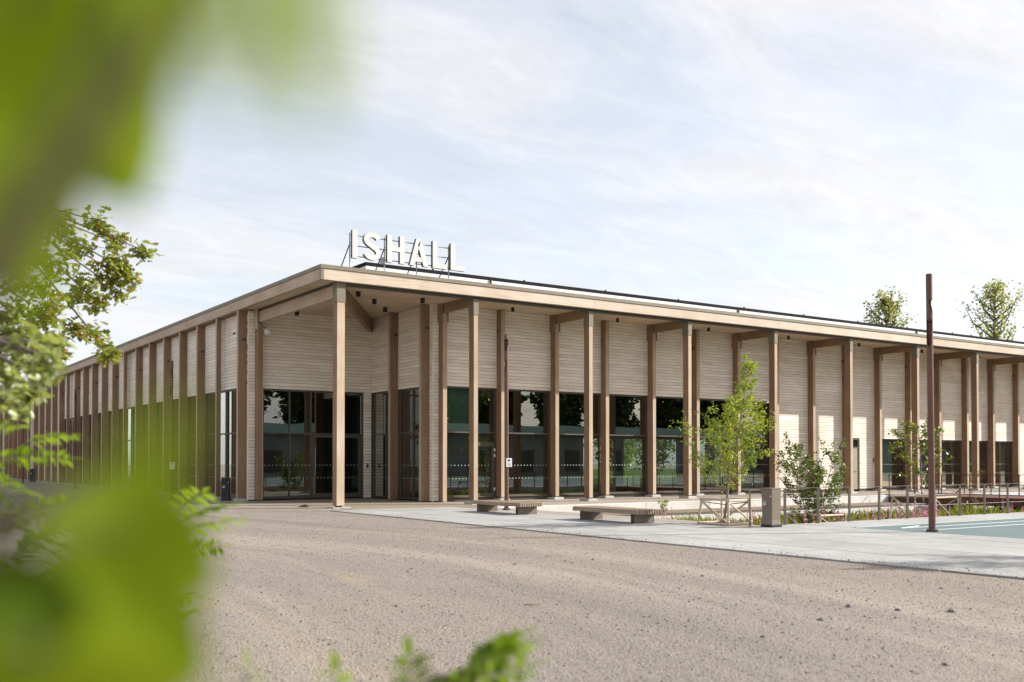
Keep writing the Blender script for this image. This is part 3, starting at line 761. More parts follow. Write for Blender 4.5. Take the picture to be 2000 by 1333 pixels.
for z in (8.45, 8.125, 7.80):
    MB().tube([(-2.05, .085, z - 7.43), (2.02 - .5, .085, z - 7.43)], .016, 8).build('rail', 'steel', SG)
for x in (-4.06, -2.86, -1.70, -.50):
    MB().tube([(x + 2.0, .125, -.06), (x + 2.0, .125, 1.1)], .02, 8).build('post', 'steel', SG)
    MB().tube([(x + 2.0, .095, .78), (x + 2.0, .95, -.06)], .018, 8).build('brace', 'dark_metal', SG)
    MB().box(x + 1.94, x + 2.06, .02, .14, -.06, -.035).build('base_plate', 'dark_metal', SG)
MB().box(-1.02, -.90, .03, .12, .22, .44).build('control_box', 'steel', SG)

# ------------------------------------------------------------------ street furniture
def bench(y0, y1, split, label):
    o = empty('slatted_bench', (-2.38, (y0 + y1) / 2, .02), label, 'bench', 'slatted benches on the plaza')
    ox, oy = o.location.x, o.location.y
    for k in range(10):
        x = -2.735 + k * .0725
        segs = [(y0, y1)] if split is None else [(y0, split - .003), (split + .003, y1)]
        for a, b in segs: MB().box(x - ox, x + .044 - ox, a - oy, b - oy, .215, .312).build('slat', 'bench_wood', o, bevel=.003)
    for yy in (y0 + .20, y1 - .32):
        ft = MB().box(-2.66 - ox, -2.07 - ox, yy - oy, yy + .13 - oy, .0, .208).build('foot', 'bin_metal', o, bevel=.003)
        MB().box(-2.662 - ox, -2.655 - ox, yy + .012 - oy, yy + .118 - oy, .006, .20).build('end_shade', 'black_metal', ft)  # thin black sheet added for the shade on the foot's left end
    MB().box(-2.6 - ox, -2.56 - ox, y0 + .1 - oy, y1 - .1 - oy, .209, .2148).build('cross_bar', 'black_metal', o)
    MB().box(-2.2 - ox, -2.16 - ox, y0 + .1 - oy, y1 - .1 - oy, .209, .2148).build('cross_bar', 'black_metal', o)
    return o
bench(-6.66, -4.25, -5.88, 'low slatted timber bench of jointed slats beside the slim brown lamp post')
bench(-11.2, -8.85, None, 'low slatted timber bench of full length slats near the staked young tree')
def litter_bin(loc, rot, mat, label, s=1.0):
    o = empty('litter_bin', loc, label, 'litter bin'); o.rotation_euler.z = rot
    w = .15 * s; h = .80 * s
    b = MB(); zs = [(.05, w * .98), (.05 + .10 * s, w * .90), (h, w * .96)]
    vs = [(sx * r, sy * r, z) for z, r in zs for sx, sy in ((-1, -1), (1, -1), (1, 1), (-1, 1))]
    fs = [(4 * i + k, 4 * i + (k + 1) % 4, 4 * i + 4 + (k + 1) % 4, 4 * i + 4 + k) for i in range(2) for k in range(4)] + [(3, 2, 1, 0), (8, 9, 10, 11)]
    b.add(vs, fs).build('body', mat, o, bevel=.008)
    MB().box(-w * 1.04, w * 1.04, -w * 1.04, w * 1.04, 0, .05).build('plinth', 'black_metal', o, bevel=.004)
    MB().box(-w * .99, w * .99, -w * .99, w * .99, h + .001, h + .022).build('lid', mat, o, bevel=.004)
    fx = -w * .965
    fl = MB().add([(fx - .004, w * .92, h - .17), (fx - .004, -w * .15, h - .17), (fx - .004, -w * .55, h - .02), (fx - .004, w * .92, h - .02), (fx + .02, w * .92, h - .17), (fx + .02, -w * .15, h - .17), (fx + .02, -w * .55, h - .02), (fx + .02, w * .92, h - .02)],
             [(0, 1, 2, 3), (0, 4, 5, 1), (1, 5, 6, 2), (2, 6, 7, 3), (3, 7, 4, 0)]).build('flap', mat, o)
    MB().box(fx - .006, fx + .01, -w * .85, -w * .65, h - .16, h - .14).build('lock', 'white_paint', o)
    em = MB(); n = 24; r0, r1 = .038, .046; zc = h - .30; yc = w * .35
    vs = [(fx - .007 + .0, yc + r * math.cos(2 * math.pi * k / n), zc + r * math.sin(2 * math.pi * k / n)) for r in (r0, r1) for k in range(n)]
    em.add(vs, [(k, (k + 1) % n, n + (k + 1) % n, n + k) for k in range(n)])
    em.add([(fx - .0075, yc + a, zc + c) for a, c in ((.022, -.024), (-.004, -.03), (-.02, -.018), (-.018, .006), (-.004, .028), (.004, .004), (.016, .0))], [tuple(range(7))])
    em.build('emblem', 'white_paint', o)
    return o
litter_bin((-.98, -13.43, .022), 0, 'bin_metal', 'bronze brown litter bin with round white emblem beside plaza fence')
litter_bin((-5.62, 7.78, .0), R(62), 'black_metal', 'black litter bin with white emblem beside the corner column of side wall')
litter_bin((-5.72, 48.6, .0), R(62), 'black_metal', 'black litter bin far along the shaded side wall', 1.1)

def lamp_post(loc, h, scoops, label, lean=0.0, base=True, sign=None):
    o = empty('lamp_post', loc, label, 'lamp post')
    r = .06; n = 28
    zs = list(np.arange(.0, h - 1.9, .5)) + list(np.arange(h - 1.9, h - .001, .025)) + [h]
    b = MB(); vs = [(r * math.cos(2 * math.pi * k / n), r * math.sin(2 * math.pi * k / n), z) for z in zs for k in range(n)]
    fs = []
    for i in range(len(zs) - 1):
        zc = (zs[i] + zs[i + 1]) / 2
        for k in range(n):
            an = 2 * math.pi * (k + .5) / n; skip = False
            for (z0, z1, a0) in scoops:
                if z0 < zc < z1:
                    tt = (zc - z0) / (z1 - z0); wid = 1.35 * min(1, math.sqrt(tt * 1.3)) * (1 if tt < .93 else .9)
                    da = (an - a0 + math.pi) % (2 * math.pi) - math.pi
                    if abs(da) < wid: skip = True
            if not skip: fs.append((i * n + k, i * n + (k + 1) % n, (i + 1) * n + (k + 1) % n, (i + 1) * n + k))
    fs.append(tuple((len(zs) - 1) * n + k for k in range(n)))
    b.add(vs, fs).build('pole', 'post_brown', o, smooth=False)
    for (z0, z1, a0) in scoops:
        MB().tube([(0, 0, z1 - .012), (0, 0, z1 + .01)], r * .9, 16).build('lamp_lens', 'dark_metal', o)
    if base:
        MB().tube([(0, 0, 0), (0, 0, .035), (0, 0, .06)], [.115, .115, .075], 24).build('base_plate', 'dark_metal', o)
        MB().tube([(0, 0, .06), (0, 0, .40)], .0655, 24, cap=True).build('base_collar', 'post_brown', o)
    o.rotation_euler.y = lean
    return o
lamp_post((.50, -16.2, .026), 5.06, [(4.26, 4.55, R(-75)), (3.62, 4.15, R(195))], 'tall rust brown lamp post with scooped cutouts standing on rubber surface', -.010)
lamp_post((-1.25, -3.8, .0), 5.06, [(4.58, 4.93, R(225)), (3.95, 4.3, R(170))], 'slim rust brown lamp post between the benches and glazed door', -.002)
lamp_post((-7.15, 9.26, .0), 5.06, [(4.4, 4.75, R(300)), (3.8, 4.15, R(200))], 'brown lamp post beside side wall carrying white camera sign', 0)
lamp_post((-7.15, 26.5, .0), 5.06, [(4.4, 4.75, R(300))], 'brown lamp post farther along the shaded side wall', 0)
lamp_post((-7.15, 43.0, .0), 5.06, [(4.4, 4.75, R(300))], 'most distant brown lamp post along the side wall beyond black bin', 0)
def cam_sign(loc, rot, label):
    o = empty('warning_sign', loc, label, 'sign'); o.rotation_euler.z = rot
    MB().box(-.085, .085, -.012, .0, -.125, .125).build('plate', 'white_paint', o, bevel=.004)
    b = MB(); e = -.0135
    b.add([(-.045, e, .062), (-.05, e, .092), (.03, e, .084), (.052, e, .066), (.02, e, .048), (-.03, e, .046)], [(0, 4, 3, 2, 1), (0, 5, 4)])
    b.add([(-.008, e, .046), (.008, e, .046), (.006, e, .015), (-.006, e, .015)], [(0, 3, 2, 1)]); b.build('camera_symbol', 'black_metal', o)
    b = MB()
    for z, w in ((-.02, .05), (-.045, .06), (-.07, .045)): b.box(-w, w, e, e + .0015, z - .004, z + .004)
    b.box(.015, .03, e, e + .0015, -.1, -.05); b.build('small_print', 'steel', o)
cam_sign((-1.215, -3.87, 1.37), R(-14), 'white camera surveillance sign on the slim post by bench')
cam_sign((-7.13, 9.19, 1.25), R(-20), 'white camera surveillance sign on lamp post at side wall')

# fence along the basin: posts with thin wires and a flat top rail
FN = empty('basin_fence', (3, -13.1, .02), 'thin brown metal fence with slim paired posts and wires along planting basin', 'fence')
fx0 = -1.27; nx = 19
for k in range(nx):
    x = fx0 + 1.095 * k - 3
    for dx_ in ((0,) if k == 0 else (-.02, .02)):
        MB().box(x + dx_ - .006, x + dx_ + .006, -.018, .018, 0, .79).build('post', 'rail_metal', FN)
    MB().box(x - .05, x + .05, -.04, .04, 0, .008).build('foot_plate', 'rail_metal', FN)
xe = fx0 + 1.095 * (nx - 1) - 3
MB().box(fx0 - 3.01, xe + .03, -.016, .016, .791, .800).build('top_rail', 'rail_metal', FN)
for z in (.30, .56): MB().tube([(fx0 - 3, 0, z), (xe, 0, z)], .004, 6).build('wire', 'steel', FN)

# rust coloured footbridge
BR = empty('footbridge', (20.4, -7.6, 0), 'rust brown weathering steel footbridge with thin railings over planting basin', 'bridge')
for x in (-1.75, 1.70): MB().box(x, x + .05, -5.4, 5.5, -.27, .05).build('girder', 'corten', BR)
MB().box(-1.69, 1.69, -5.4, 5.5, -.06, .02).build('deck', 'corten', BR)
for sx in (-1.72, 1.72):
    for k in range(10):
        y = -5.3 + 1.18 * k
        MB().box(sx - .012, sx + .012, y - .02, y + .02, .02, .86).build('railing_post', 'corten', BR)
    MB().box(sx - .02, sx + .02, -5.35, 5.35, .861, .88).build('handrail', 'corten', BR)
    for z in (.30, .58): MB().tube([(sx, -5.3, z), (sx, 5.3, z)], .005, 6).build('wire', 'corten', BR)
for y in (-2, 2): MB().box(-1.5, -1.36, y, y + .14, -.64, -.27).build('support', 'rail_metal', BR)

# wooden tree supports
def support(loc, hu, hv, z0, z1, label, spread=.06):
    o = empty('tree_support', (loc[0], loc[1], z0), label, 'tree support'); H = z1 - z0
    cs = [(-1, -1), (1, -1), (1, 1), (-1, 1)]
    top = [Vector((sx * hu, sy * hv, H)) for sx, sy in cs]; bot = [Vector((sx * (hu + spread), sy * (hv + spread), 0)) for sx, sy in cs]
    for a, b in zip(bot, top): MB().tube([a, b + Vector((0, 0, .02))], .026, 9).build('leg', 'stake_wood', o)
    for i in range(4):
        a, b = top[i], top[(i + 1) % 4]; e = (b - a).normalized() * .05
        MB().tube([a - e + Vector((0, 0, -.0 + .02 * (i % 2))), b + e + Vector((0, 0, .02 * (i % 2)))], .030, 9).build('rail', 'stake_wood', o)
        if i != 2:
            MB().tube([top[i] + Vector((0, 0, -.03)), bot[(i + 1) % 4] + Vector((0, 0, .05))], .021, 8).build('diagonal_brace', 'stake_wood', o)
        else: MB().tube([top[(i + 1) % 4] + Vector((0, 0, -.03)), bot[i] + Vector((0, 0, .05))], .021, 8).build('diagonal_brace', 'stake_wood', o)
        if H > .45: MB().tube([bot[i] + Vector((0, 0, .028)), bot[(i + 1) % 4] + Vector((0, 0, .028))], .024, 8).build('ground_rail', 'stake_wood', o)
    for a in (top[0], top[1], top[3]): MB().tube([a + Vector((0, 0, -.04)), Vector((0, 0, H - .10))], .010, 5).build('tie_strap', 'rubber', o)
    return o

# ------------------------------------------------------------------ plants
def spray(pts, per, spread, size, r, droop=-.25):
    """leaf frames scattered round twig points"""
    pts = np.asarray(pts); n = len(pts) * per
    P_ = np.repeat(pts, per, 0) + r.normal(0, spread, (n, 3))
    D = r.normal(0, 1, (n, 3)); D[:, 2] = D[:, 2] * .55 + droop
    M = frames(D, r.uniform(-1.2, 1.2, n)) * (size * r.uniform(.65, 1.25, n))[:, None, None]
    return M, P_
def young_tree(name, base, h, label, cat, prof, limbs, tw, per, size, spread, leaf, leafT, seed, r0=.03, t0=.2, rise=.6, bark='bark', group=None, stems=1, leaf_f=LEAF_F):
    r = np.random.default_rng(seed)
    o = empty(name, base, label, cat, group)
    wood_ = MB(); tips = []
    for s in range(stems):
        lean = r.normal(0, .05 if stems == 1 else .22, 2); hh = h * (1 if s == 0 else r.uniform(.6, .95))
        tp = [Vector((lean[0] * hh * t + r.normal(0, .008) * hh * (t > 0), lean[1] * hh * t + r.normal(0, .008) * hh * (t > 0), hh * t)) for t in np.linspace(0, 1, 9)]
        wood_.tube(tp, [r0 * (1 - .85 * t) / (stems ** .4) for t in np.linspace(0, 1, 9)], 8)
        nl = max(4, limbs // stems)
        for i in range(nl):
            t = t0 + (1 - t0) * (i + r.uniform(.1, .9)) / nl
            q = t * 8; k = min(int(q), 7); p = tp[k].lerp(tp[k + 1], q - k)
            az = i * 2.4 + r.uniform(-.5, .5) + s; L = prof((t - t0) / (1 - t0)) * r.uniform(.7, 1.2)
            d = Vector((math.cos(az), math.sin(az), rise * r.uniform(.6, 1.4))).normalized()
            lp = [p]
            for j in range(4):
                d = (d + Vector((r.normal(0, .12), r.normal(0, .12), .10 + r.normal(0, .06)))).normalized(); lp.append(lp[-1] + d * (L / 4))
            rr = max(.0035, r0 * .35 * (1 - .6 * t)); wood_.tube(lp, [rr, rr * .8, rr * .6, rr * .4, rr * .2], 5, False)
            for j in range(max(3, int(tw * (.25 + L)))):
                u = r.uniform(.25, 1.0) * 4; k2 = min(int(u), 3); q0 = lp[k2].lerp(lp[k2 + 1], u - k2)
                dd = (d + Vector(tuple(r.normal(0, .75, 3)))).normalized(); TL = L * r.uniform(.12, .34)
                q1 = q0 + dd * TL; wood_.tube([q0, q1], [rr * .4, rr * .15], 4, False)
                for w in np.linspace(.3, 1, 3): tips.append(q0.lerp(q1, w))
        tips.append(tp[-1]); tips.append(tp[-2])
    wood_.build('trunk', bark, o, smooth=True)
    M, P_ = spray([tuple(q) for q in tips], per, spread, size, r)
    tmpl_mesh('crown', leafT, leaf_f, M, P_, leaf, o)
    return o
young_tree('cherry_tree', (-.98, -12.05, 0.0), 3.55, 'young upright tree with narrow yellow green leaves held by a wooden stake frame', 'tree',
           lambda t: .28 + 1.0 * max(0, math.sin(min(1, t * 1.25 + .18) * math.pi)) ** .8 * (1 - .45 * t), 54, 11, 4, .082, .032, 'leaf_cherry', SLIM, 3, .032, .18, .75, 'bark_light')
support((-.93, -12.05), .31, .40, .006, .545, 'square wooden stake frame with crossed braces round the young upright tree')
young_tree('alder_shrub', (3.75, -10.7, -.62), 2.5, 'multi stemmed bushy young tree with small dark green leaves behind fence', 'tree',
           lambda t: .30 + .62 * math.sin(min(1, t * .9 + .1) * math.pi), 60, 10, 4, .056, .03, 'leaf_alder', ROUND, 11, .024, .06, .9, 'bark', None, 4)
support((3.75, -10.7), .48, .55, -.62, .03, 'low wooden stake frame round the multi stemmed bushy tree', .05)
young_tree('linden_tree', (9.4, -10.1, -.62), 3.1, 'slender young tree with round green and yellow leaves beside the footbridge', 'tree',
           lambda t: .25 + .80 * math.sin(min(1, t * .85 + .12) * math.pi), 28, 7, 3, .078, .035, 'leaf_linden', ROUND, 21, .028, .42, .35, 'bark_light')
support((9.4, -10.1), .55, .70, -.62, .36, 'tall wooden stake frame round the slender round leaved tree', .08)
young_tree('rowan_sapling', (10.6, -10.9, -.62), 1.75, 'thin sapling with sparse reddish leaves behind lamp post', 'sapling',
           lambda t: .16 + .22 * math.sin(min(1, t) * math.pi), 16, 4, 2, .07, .03, 'leaf_red', LEAF, 33, .012, .25, 1.0, 'bark', None, 3)
young_tree('corner_sapling', (18.2, -10.6, -.62), 1.5, 'small leafy sapling growing in the bed near the footbridge', 'sapling',
           lambda t: .2 + .3 * math.sin(min(1, t) * math.pi), 16, 4, 3, .07, .03, 'leaf_alder', LEAF, 35, .012, .2, 1.0, 'bark', None, 3)
young_tree('wall_weed', (4.9, -3.75, -.30), .42, 'small green weed sprouting at the lower basin wall', 'plant',
           lambda t: .10 + .18 * math.sin(min(1, t) * math.pi), 14, 4, 3, .06, .02, 'leaf_cherry', LEAF, 37, .006, .1, .8, 'bark', None, 3)
# tree out of frame that throws the soft shadow over the plaza edge
young_tree('plaza_tree', (2.6, -23.6, .02), 5.2, 'young tree standing on the plaza edge outside the view', 'tree',
           lambda t: .4 + 1.1 * math.sin(min(1, t * .9 + .1) * math.pi), 40, 7, 3, .10, .05, 'leaf_cherry', LEAF, 41, .05, .3, .6, 'bark')

# grass and flowers in the basin
r = np.random.default_rng(5)
n = 26000
gx = np.concatenate([r.uniform(BU0 + .1, 24, 24000), r.uniform(BU0 + .1, 14, 18000)])
gy = np.concatenate([r.uniform(-12.9, -6.5, 24000), -12.95 + np.abs(r.normal(0, 1.6, 18000))])
ok = (gy < -4.2); gx, gy = gx[ok], gy[ok]; n = len(gx)
clump = .55 + .55 * (np.sin(gx * 2.1 + 1.3 * np.sin(gy * 1.7)) * np.cos(gy * 2.3 + gx * .7) * .5 + .5)
hgt = r.uniform(.22, .56, n) * clump * (1.0 + .0 * gx)
az = r.uniform(0, 2 * math.pi, n); ln = r.uniform(.05, .28, n); w = r.uniform(.003, .008, n)
B0 = np.stack([gx, gy, np.full(n, -.62)], 1); dirv = np.stack([np.cos(az), np.sin(az), np.zeros(n)], 1); sd_ = np.stack([-np.sin(az), np.cos(az), np.zeros(n)], 1)
mid = B0 + dirv * (ln * .35)[:, None] + np.array([0, 0, 1.0]) * (hgt * .6)[:, None]; tip = B0 + dirv * ln[:, None] + np.array([0, 0, 1.0]) * hgt[:, None]
V = np.stack([B0 - sd_ * w[:, None], B0 + sd_ * w[:, None], mid + sd_ * (w * .8)[:, None], tip, mid - sd_ * (w * .8)[:, None]], 1)
tag(quads_mesh('meadow_grass', V, 'grass_blade'), 'tall green meadow grass filling the planting basin', 'grass', kind='stuff')
sp = []
for cx, cy, m_, s_ in ((.35, -12.3, 7, .45), (.9, -10.5, 6, .6), (2.2, -12.2, 10, .55), (3.3, -12.6, 14, .5), (5.1, -12.6, 34, .5), (6.3, -12.5, 14, .5), (8, -12.2, 5, .8), (-.1, -9, 8, .5), (11, -12, 5, 1.2)):
    for _ in range(m_): sp.append((r.normal(cx, s_), min(-4.3, max(-12.85, r.normal(cy, .35))), r.uniform(.62, 1.0)))
PV = []; SV = []
for (x, y, h) in sp:
    if x < BU0 + .05: continue
    lx, ly = r.normal(0, .06, 2)
    for t in np.arange(.62, 1.0, .025):
        c = np.array([x + lx * t, y + ly * t, -.62 + h * t])
        for _ in range(3):
            a = r.uniform(0, 6.28); q = np.array([math.cos(a), math.sin(a), .5]) * r.uniform(.026, .046) * (1.4 - t * .7); e = np.array([-math.sin(a), math.cos(a), 0]) * .017
            PV.append([c, c + q * .5 + e, c + q, c + q * .5 - e])
    a0 = np.array([x, y, -.62]); a1 = np.array([x + lx, y + ly, -.62 + h]); s1 = np.array([.004, 0, 0])
    SV.append([a0 - s1, a0 + s1, a1 + s1 * .5, a1 - s1 * .5])
fl = empty('pink_flowers', (3, -12.4, -.62)); tag(fl, 'pink loosestrife flower spikes among the basin grass', 'flowers', kind='stuff')
a = quads_mesh('petals', np.array(PV) - np.array([3, -12.4, -.62]), 'pink_petal', fl); tag(a, kind='stuff')
a = quads_mesh('stems', np.array(SV) - np.array([3, -12.4, -.62]), 'grass_blade', fl); tag(a, kind='stuff')

# loose stones on the gravel
OCT = np.array([(1, 0, 0), (0, 1, 0), (-1, 0, 0), (0, -1, 0), (0, 0, .75), (0, 0, -.6)]); OCT_F = [(0, 1, 4), (1, 2, 4), (2, 3, 4), (3, 0, 4), (1, 0, 5), (2, 1, 5), (3, 2, 5), (0, 3, 5)]
n = 110000
sx_ = r.uniform(-20, -5.75, n); sy_ = r.uniform(-24, 1, n)
dist = np.hypot(sx_ - CAM.x, sy_ - CAM.y); keep = r.uniform(0, 1, n) < np.clip(1.25 - dist / 30, .25, 1); sx_, sy_ = sx_[keep], sy_[keep]; n = len(sx_)
sz = .003 + .0042 * r.exponential(.55, n); sz = np.clip(sz, .003, .017)
A = r.uniform(0, 6.28, n); M = frames(np.stack([np.cos(A), np.sin(A), r.normal(0, .2, n)], 1), r.uniform(-.4, .4, n)) * sz[:, None, None]
M[:, :, 1] *= r.uniform(.6, 1, n)[:, None]; M[:, :, 2] *= r.uniform(.5, .9, n)[:, None]
ex = 2600; sx_ = np.concatenate([sx_, -5.72 + np.abs(r.normal(0, .28, ex))]); sy_ = np.concatenate([sy_, r.uniform(-24, -1.6, ex)]); se = .003 + .004 * r.exponential(.5, ex)
ae = r.uniform(0, 6.28, ex); M = np.concatenate([M, frames(np.stack([np.cos(ae), np.sin(ae), np.zeros(ex)], 1)) * se[:, None, None]]); zs_ = np.concatenate([sz * .25, .0245 + se * .25])
tag(tmpl_mesh('loose_grit', OCT, OCT_F, M, np.stack([sx_, sy_, zs_], 1), 'grit'), 'fine grey grit scattered over the gravel forecourt', 'grit', kind='stuff')
def ground_pt(x, y):
    a = px(x, y, 1.0); d_ = a - CAM; t = -CAM.z / d_.z; return CAM + d_ * t
for i, (x, y, s) in enumerate(((1859, 1196, .05), (1753, 1193, .035), (1658, 1186, .045), (1104, 1097, .03), (1006, 1103, .028), (796, 1118, .028), (805, 1112, .03), (1158, 1094, .03), (1372, 1126, .03), (1400, 1104, .03), (1838, 1150, .025), (776, 1185, .03), (1604, 1212, .035), (1850, 1300, .03), (1490, 1245, .025))):
    p = ground_pt(x, y); rr_ = np.random.default_rng(i)
    b = MB(); nn_ = 7; vs = []; 
    for zi, (zz_, q) in enumerate(((-.3, .8), (.25, 1.0), (.62, .6))):
        for k in range(nn_): vs.append((math.cos(6.283 * k / nn_) * q * s * rr_.uniform(.75, 1.15), math.sin(6.283 * k / nn_) * q * s * .8 * rr_.uniform(.75, 1.15), zz_ * s * rr_.uniform(.85, 1.1)))
    fs = [(zi * nn_ + k, zi * nn_ + (k + 1) % nn_, (zi + 1) * nn_ + (k + 1) % nn_, (zi + 1) * nn_ + k) for zi in range(2) for k in range(nn_)] + [tuple(2 * nn_ + k for k in range(nn_))]
    o = b.add(vs, fs).build('stone', 'grey_stone', loc=(p.x, p.y, .0)); o.rotation_euler.z = rr_.uniform(0, 6)
    tag(o, 'dark grey loose stone lying on the open gravel', 'stone', 'loose stones on the gravel')
p = ground_pt(1040, 1183)
tw_ = MB().tube([(-.09, .02, .012), (-.02, -.01, .016), (.10, -.03, .012)], [.006, .006, .004], 6).tube([(-.02, -.01, .014), (.06, .05, .01)], [.004, .003], 5).build('twig', 'bark_light', loc=p)
tag(tw_, 'thin broken twig lying on the open gravel', 'twig')
p = ground_pt(594, 991)
o = MB().tube([(-.18, 0, .006), (-.03, .02, .02), (.06, .0, .03), (.16, .02, .008)], [.01, .05, .06, .02], 7).build('dark_rag', 'black_metal', loc=p)
tag(o, 'crumpled dark cloth lying on gravel before the entrance', 'cloth')

# ------------------------------------------------------------------ far trees and the pavilion seen in the glass
def far_tree(name, base, h, wr, label, leaf, seed, nl=2600, size=.42, group=None, lo=.25):
    r = np.random.default_rng(seed); o = empty(name, base, label, 'tree', group)
    w_ = MB(); top = Vector((0, 0, h * .92)); w_.tube([(0, 0, 0), (r.normal(0, .1), r.normal(0, .1), h * .45), top], [h * .020, h * .014, .02], 7)
    tips = []
    for i in range(46):
        t = lo + (1 - lo) * i / 46; az = i * 2.4 + r.uniform(-.4, .4); L = wr * (.55 + .6 * abs(math.sin(i * 1.7 + seed))) * (math.sin(min(1, (t - lo) / (1 - lo) * .85 + .13) * math.pi) ** .7) * r.uniform(.6, 1.15)
        p0_ = Vector((0, 0, h * t * .93)); d_ = Vector((math.cos(az), math.sin(az), .75)).normalized(); p1_ = p0_ + d_ * L * .6; p2_ = p1_ + Vector((d_.x * .5, d_.y * .5, .75)).normalized() * L * .5
        w_.tube([p0_, p1_, p2_], [h * .005, h * .003, .01], 5, False)
        for q in np.linspace(.35, 1, 5): tips.append(p0_.lerp(p1_, q)); tips.append(p1_.lerp(p2_, q))
    tips.append(top)
    w_.build('trunk', 'bark', o, smooth=True)
    per = max(2, nl // len(tips)); M, P_ = spray([tuple(q) for q in tips], per, wr * .085, size, r, 0)
    tmpl_mesh('crown', ROUND, LEAF_F, M, P_, leaf, o)
    return o
far_tree('poplar_tree', (84.6, 45, 0), 21.9, 4.0, 'tall loose yellow green tree behind the roof, the broader lower one', 'leaf_poplar', 51, 3400, .33, 'trees behind the roof', .45)
far_tree('poplar_tree', (107.2, 45, 0), 25.8, 4.7, 'tall airy yellow green tree behind the roof, the one standing higher with open gaps', 'leaf_poplar', 52, 3200, .33, 'trees behind the roof', .45)
PV_ = empty('low_pavilion', (50, -58, 0), 'long low dark pavilion with pale teal roof edge seen only mirrored in windows', 'building')
MB().box(-42, 120, -4, 4, 0, 4.3).build('wall', 'dark_wall', PV_)
MB().box(-42.6, 120.6, 4.0, 4.7, 4.3, 5.2).build('roof_edge', 'teal_roof', PV_); MB().box(-42.6, 120.6, -4.7, 3.99, 4.31, 5.0).build('roof', 'roof_grey', PV_)
for k in range(14): MB().box(-38 + 6 * k, -36 + 6 * k, 4.001, 4.06, .4, 2.6).build('window', 'frame_metal', PV_)
for i, (x, y, h, w) in enumerate(((20, -68, 12, 4.2), (28, -66, 14.5, 5), (36.5, -69, 15, 5), (44, -67, 13, 4.6), (50.5, -70, 11.5, 3.4), (57, -67, 12.5, 4), (66, -68, 17, 5.6), (75, -67, 18, 6), (86, -69, 17, 6), (98, -68, 16, 6), (110, -67, 17, 6), (122, -69, 16, 6), (135, -68, 17, 6.5), (149, -69, 17, 6.5), (164, -68, 18, 7))):
    far_tree('garden_tree', (x, y, 0), h, w, 'dark leafy tree behind the low pavilion, seen only mirrored in windows', 'leaf_dark', 60 + i, 9000, .62, 'trees behind the pavilion', .12)
for i, (x, y, h, w) in enumerate(((15, 25, 6, 4), (21, 27, 7, 4), (27, 25, 6, 4), (33, 28, 8, 4.5), (39, 26, 7, 4), (46, 29, 8, 4.5))):
    far_tree('court_tree', (x, y, 0), h, w, 'green tree on the lawn behind the hall, seen through the glass', 'leaf_cherry', 80 + i, 4200, .27, 'trees behind the hall', .1)

# ------------------------------------------------------------------ foliage around the camera station
def blob_tree(name, label, trunk, blobs, leaf, T, F, size, per, seed, dist, dj, bark='bark', hub=None):
    r = np.random.default_rng(seed); o = empty(name, trunk[0], label, 'tree'); O = Vector(trunk[0])
    w_ = MB(); w_.tube([Vector(p) - O for p in trunk], np.linspace(.16, .05, len(trunk)) * (dist / 12) ** .5, 9)
    tips = []
    for (x, y, rad) in blobs:
        c = px(x, y, dist * (1 + r.normal(0, dj))); R_ = rad / FPX * dist
        hubp = min((Vector(p) for p in trunk[1:]), key=lambda q: (q - c).length)
        m1 = hubp.lerp(c, .55) + Vector((0, 0, .12 * (c - hubp).length)) * .6
        w_.tube([hubp - O, m1 - O, c - O], [.022, .013, .006], 5, False)
        for _ in range(max(4, int(rad / 5))):
            dd = Vector(tuple(r.normal(0, 1, 3))).normalized(); e = c + dd * R_ * r.uniform(.45, 1.05)
            w_.tube([c - O, e - O], [.005, .002], 4, False)
            for t in (.45, .75, 1.0): tips.append(tuple(c.lerp(e, t) - O))
    w_.build('trunk', bark, o, smooth=True)
    M, P_ = spray(tips, per, .045 * dist / 12, size, r)
    tmpl_mesh('crown', T, F, M, P_, leaf, o)
    return o
ob = [(190, 432, 26), (150, 470, 45), (228, 476, 36), (272, 486, 24), (212, 525, 40), (252, 532, 30), (160, 560, 55), (228, 566, 28), (90, 520, 60), (100, 610, 55), (196, 596, 20), (50, 560, 70), (40, 470, 60), (150, 645, 28), (186, 655, 22), (212, 690, 12), (110, 675, 36), (50, 690, 55), (10, 620, 60), (18, 205, 24), (8, 255, 30), (15, 330, 40), (60, 400, 45), (110, 440, 40), (0, 720, 40)]
tb = px(-330, 902 + 1.4 / 11.5 * FPX, 11.5); tb.z = 0
blob_tree('oak_tree', 'oak tree with lobed green and rust tinged leaves reaching in from the side', [tb, px(-300, 800, 11.6), px(-250, 650, 11.8), px(-160, 520, 12), px(-80, 400, 12), px(-60, 250, 12)], ob, 'leaf_oak', OAKL, OAKL_F, .110, 7, 71, 12.0, .045)
bb = [(62, 690, 46), (104, 700, 30), (22, 735, 45), (62, 765, 36), (108, 672, 22), (48, 805, 22), (12, 790, 35), (30, 650, 40), (0, 690, 40), (90, 740, 25), (-30, 740, 50)]
tb2 = px(-420, 902 + 1.4 / 4.6 * FPX, 4.6); tb2.z = 0
blob_tree('apple_tree', 'soft focus tree branch with pale rounded leaves hanging before the side wall', [tb2, px(-360, 900, 4.6), px(-260, 760, 4.6), px(-120, 690, 4.6)], bb, 'leaf_pale', ROUND * (1, .8, 1), LEAF_F, .058, 2, 72, 4.6, .06)

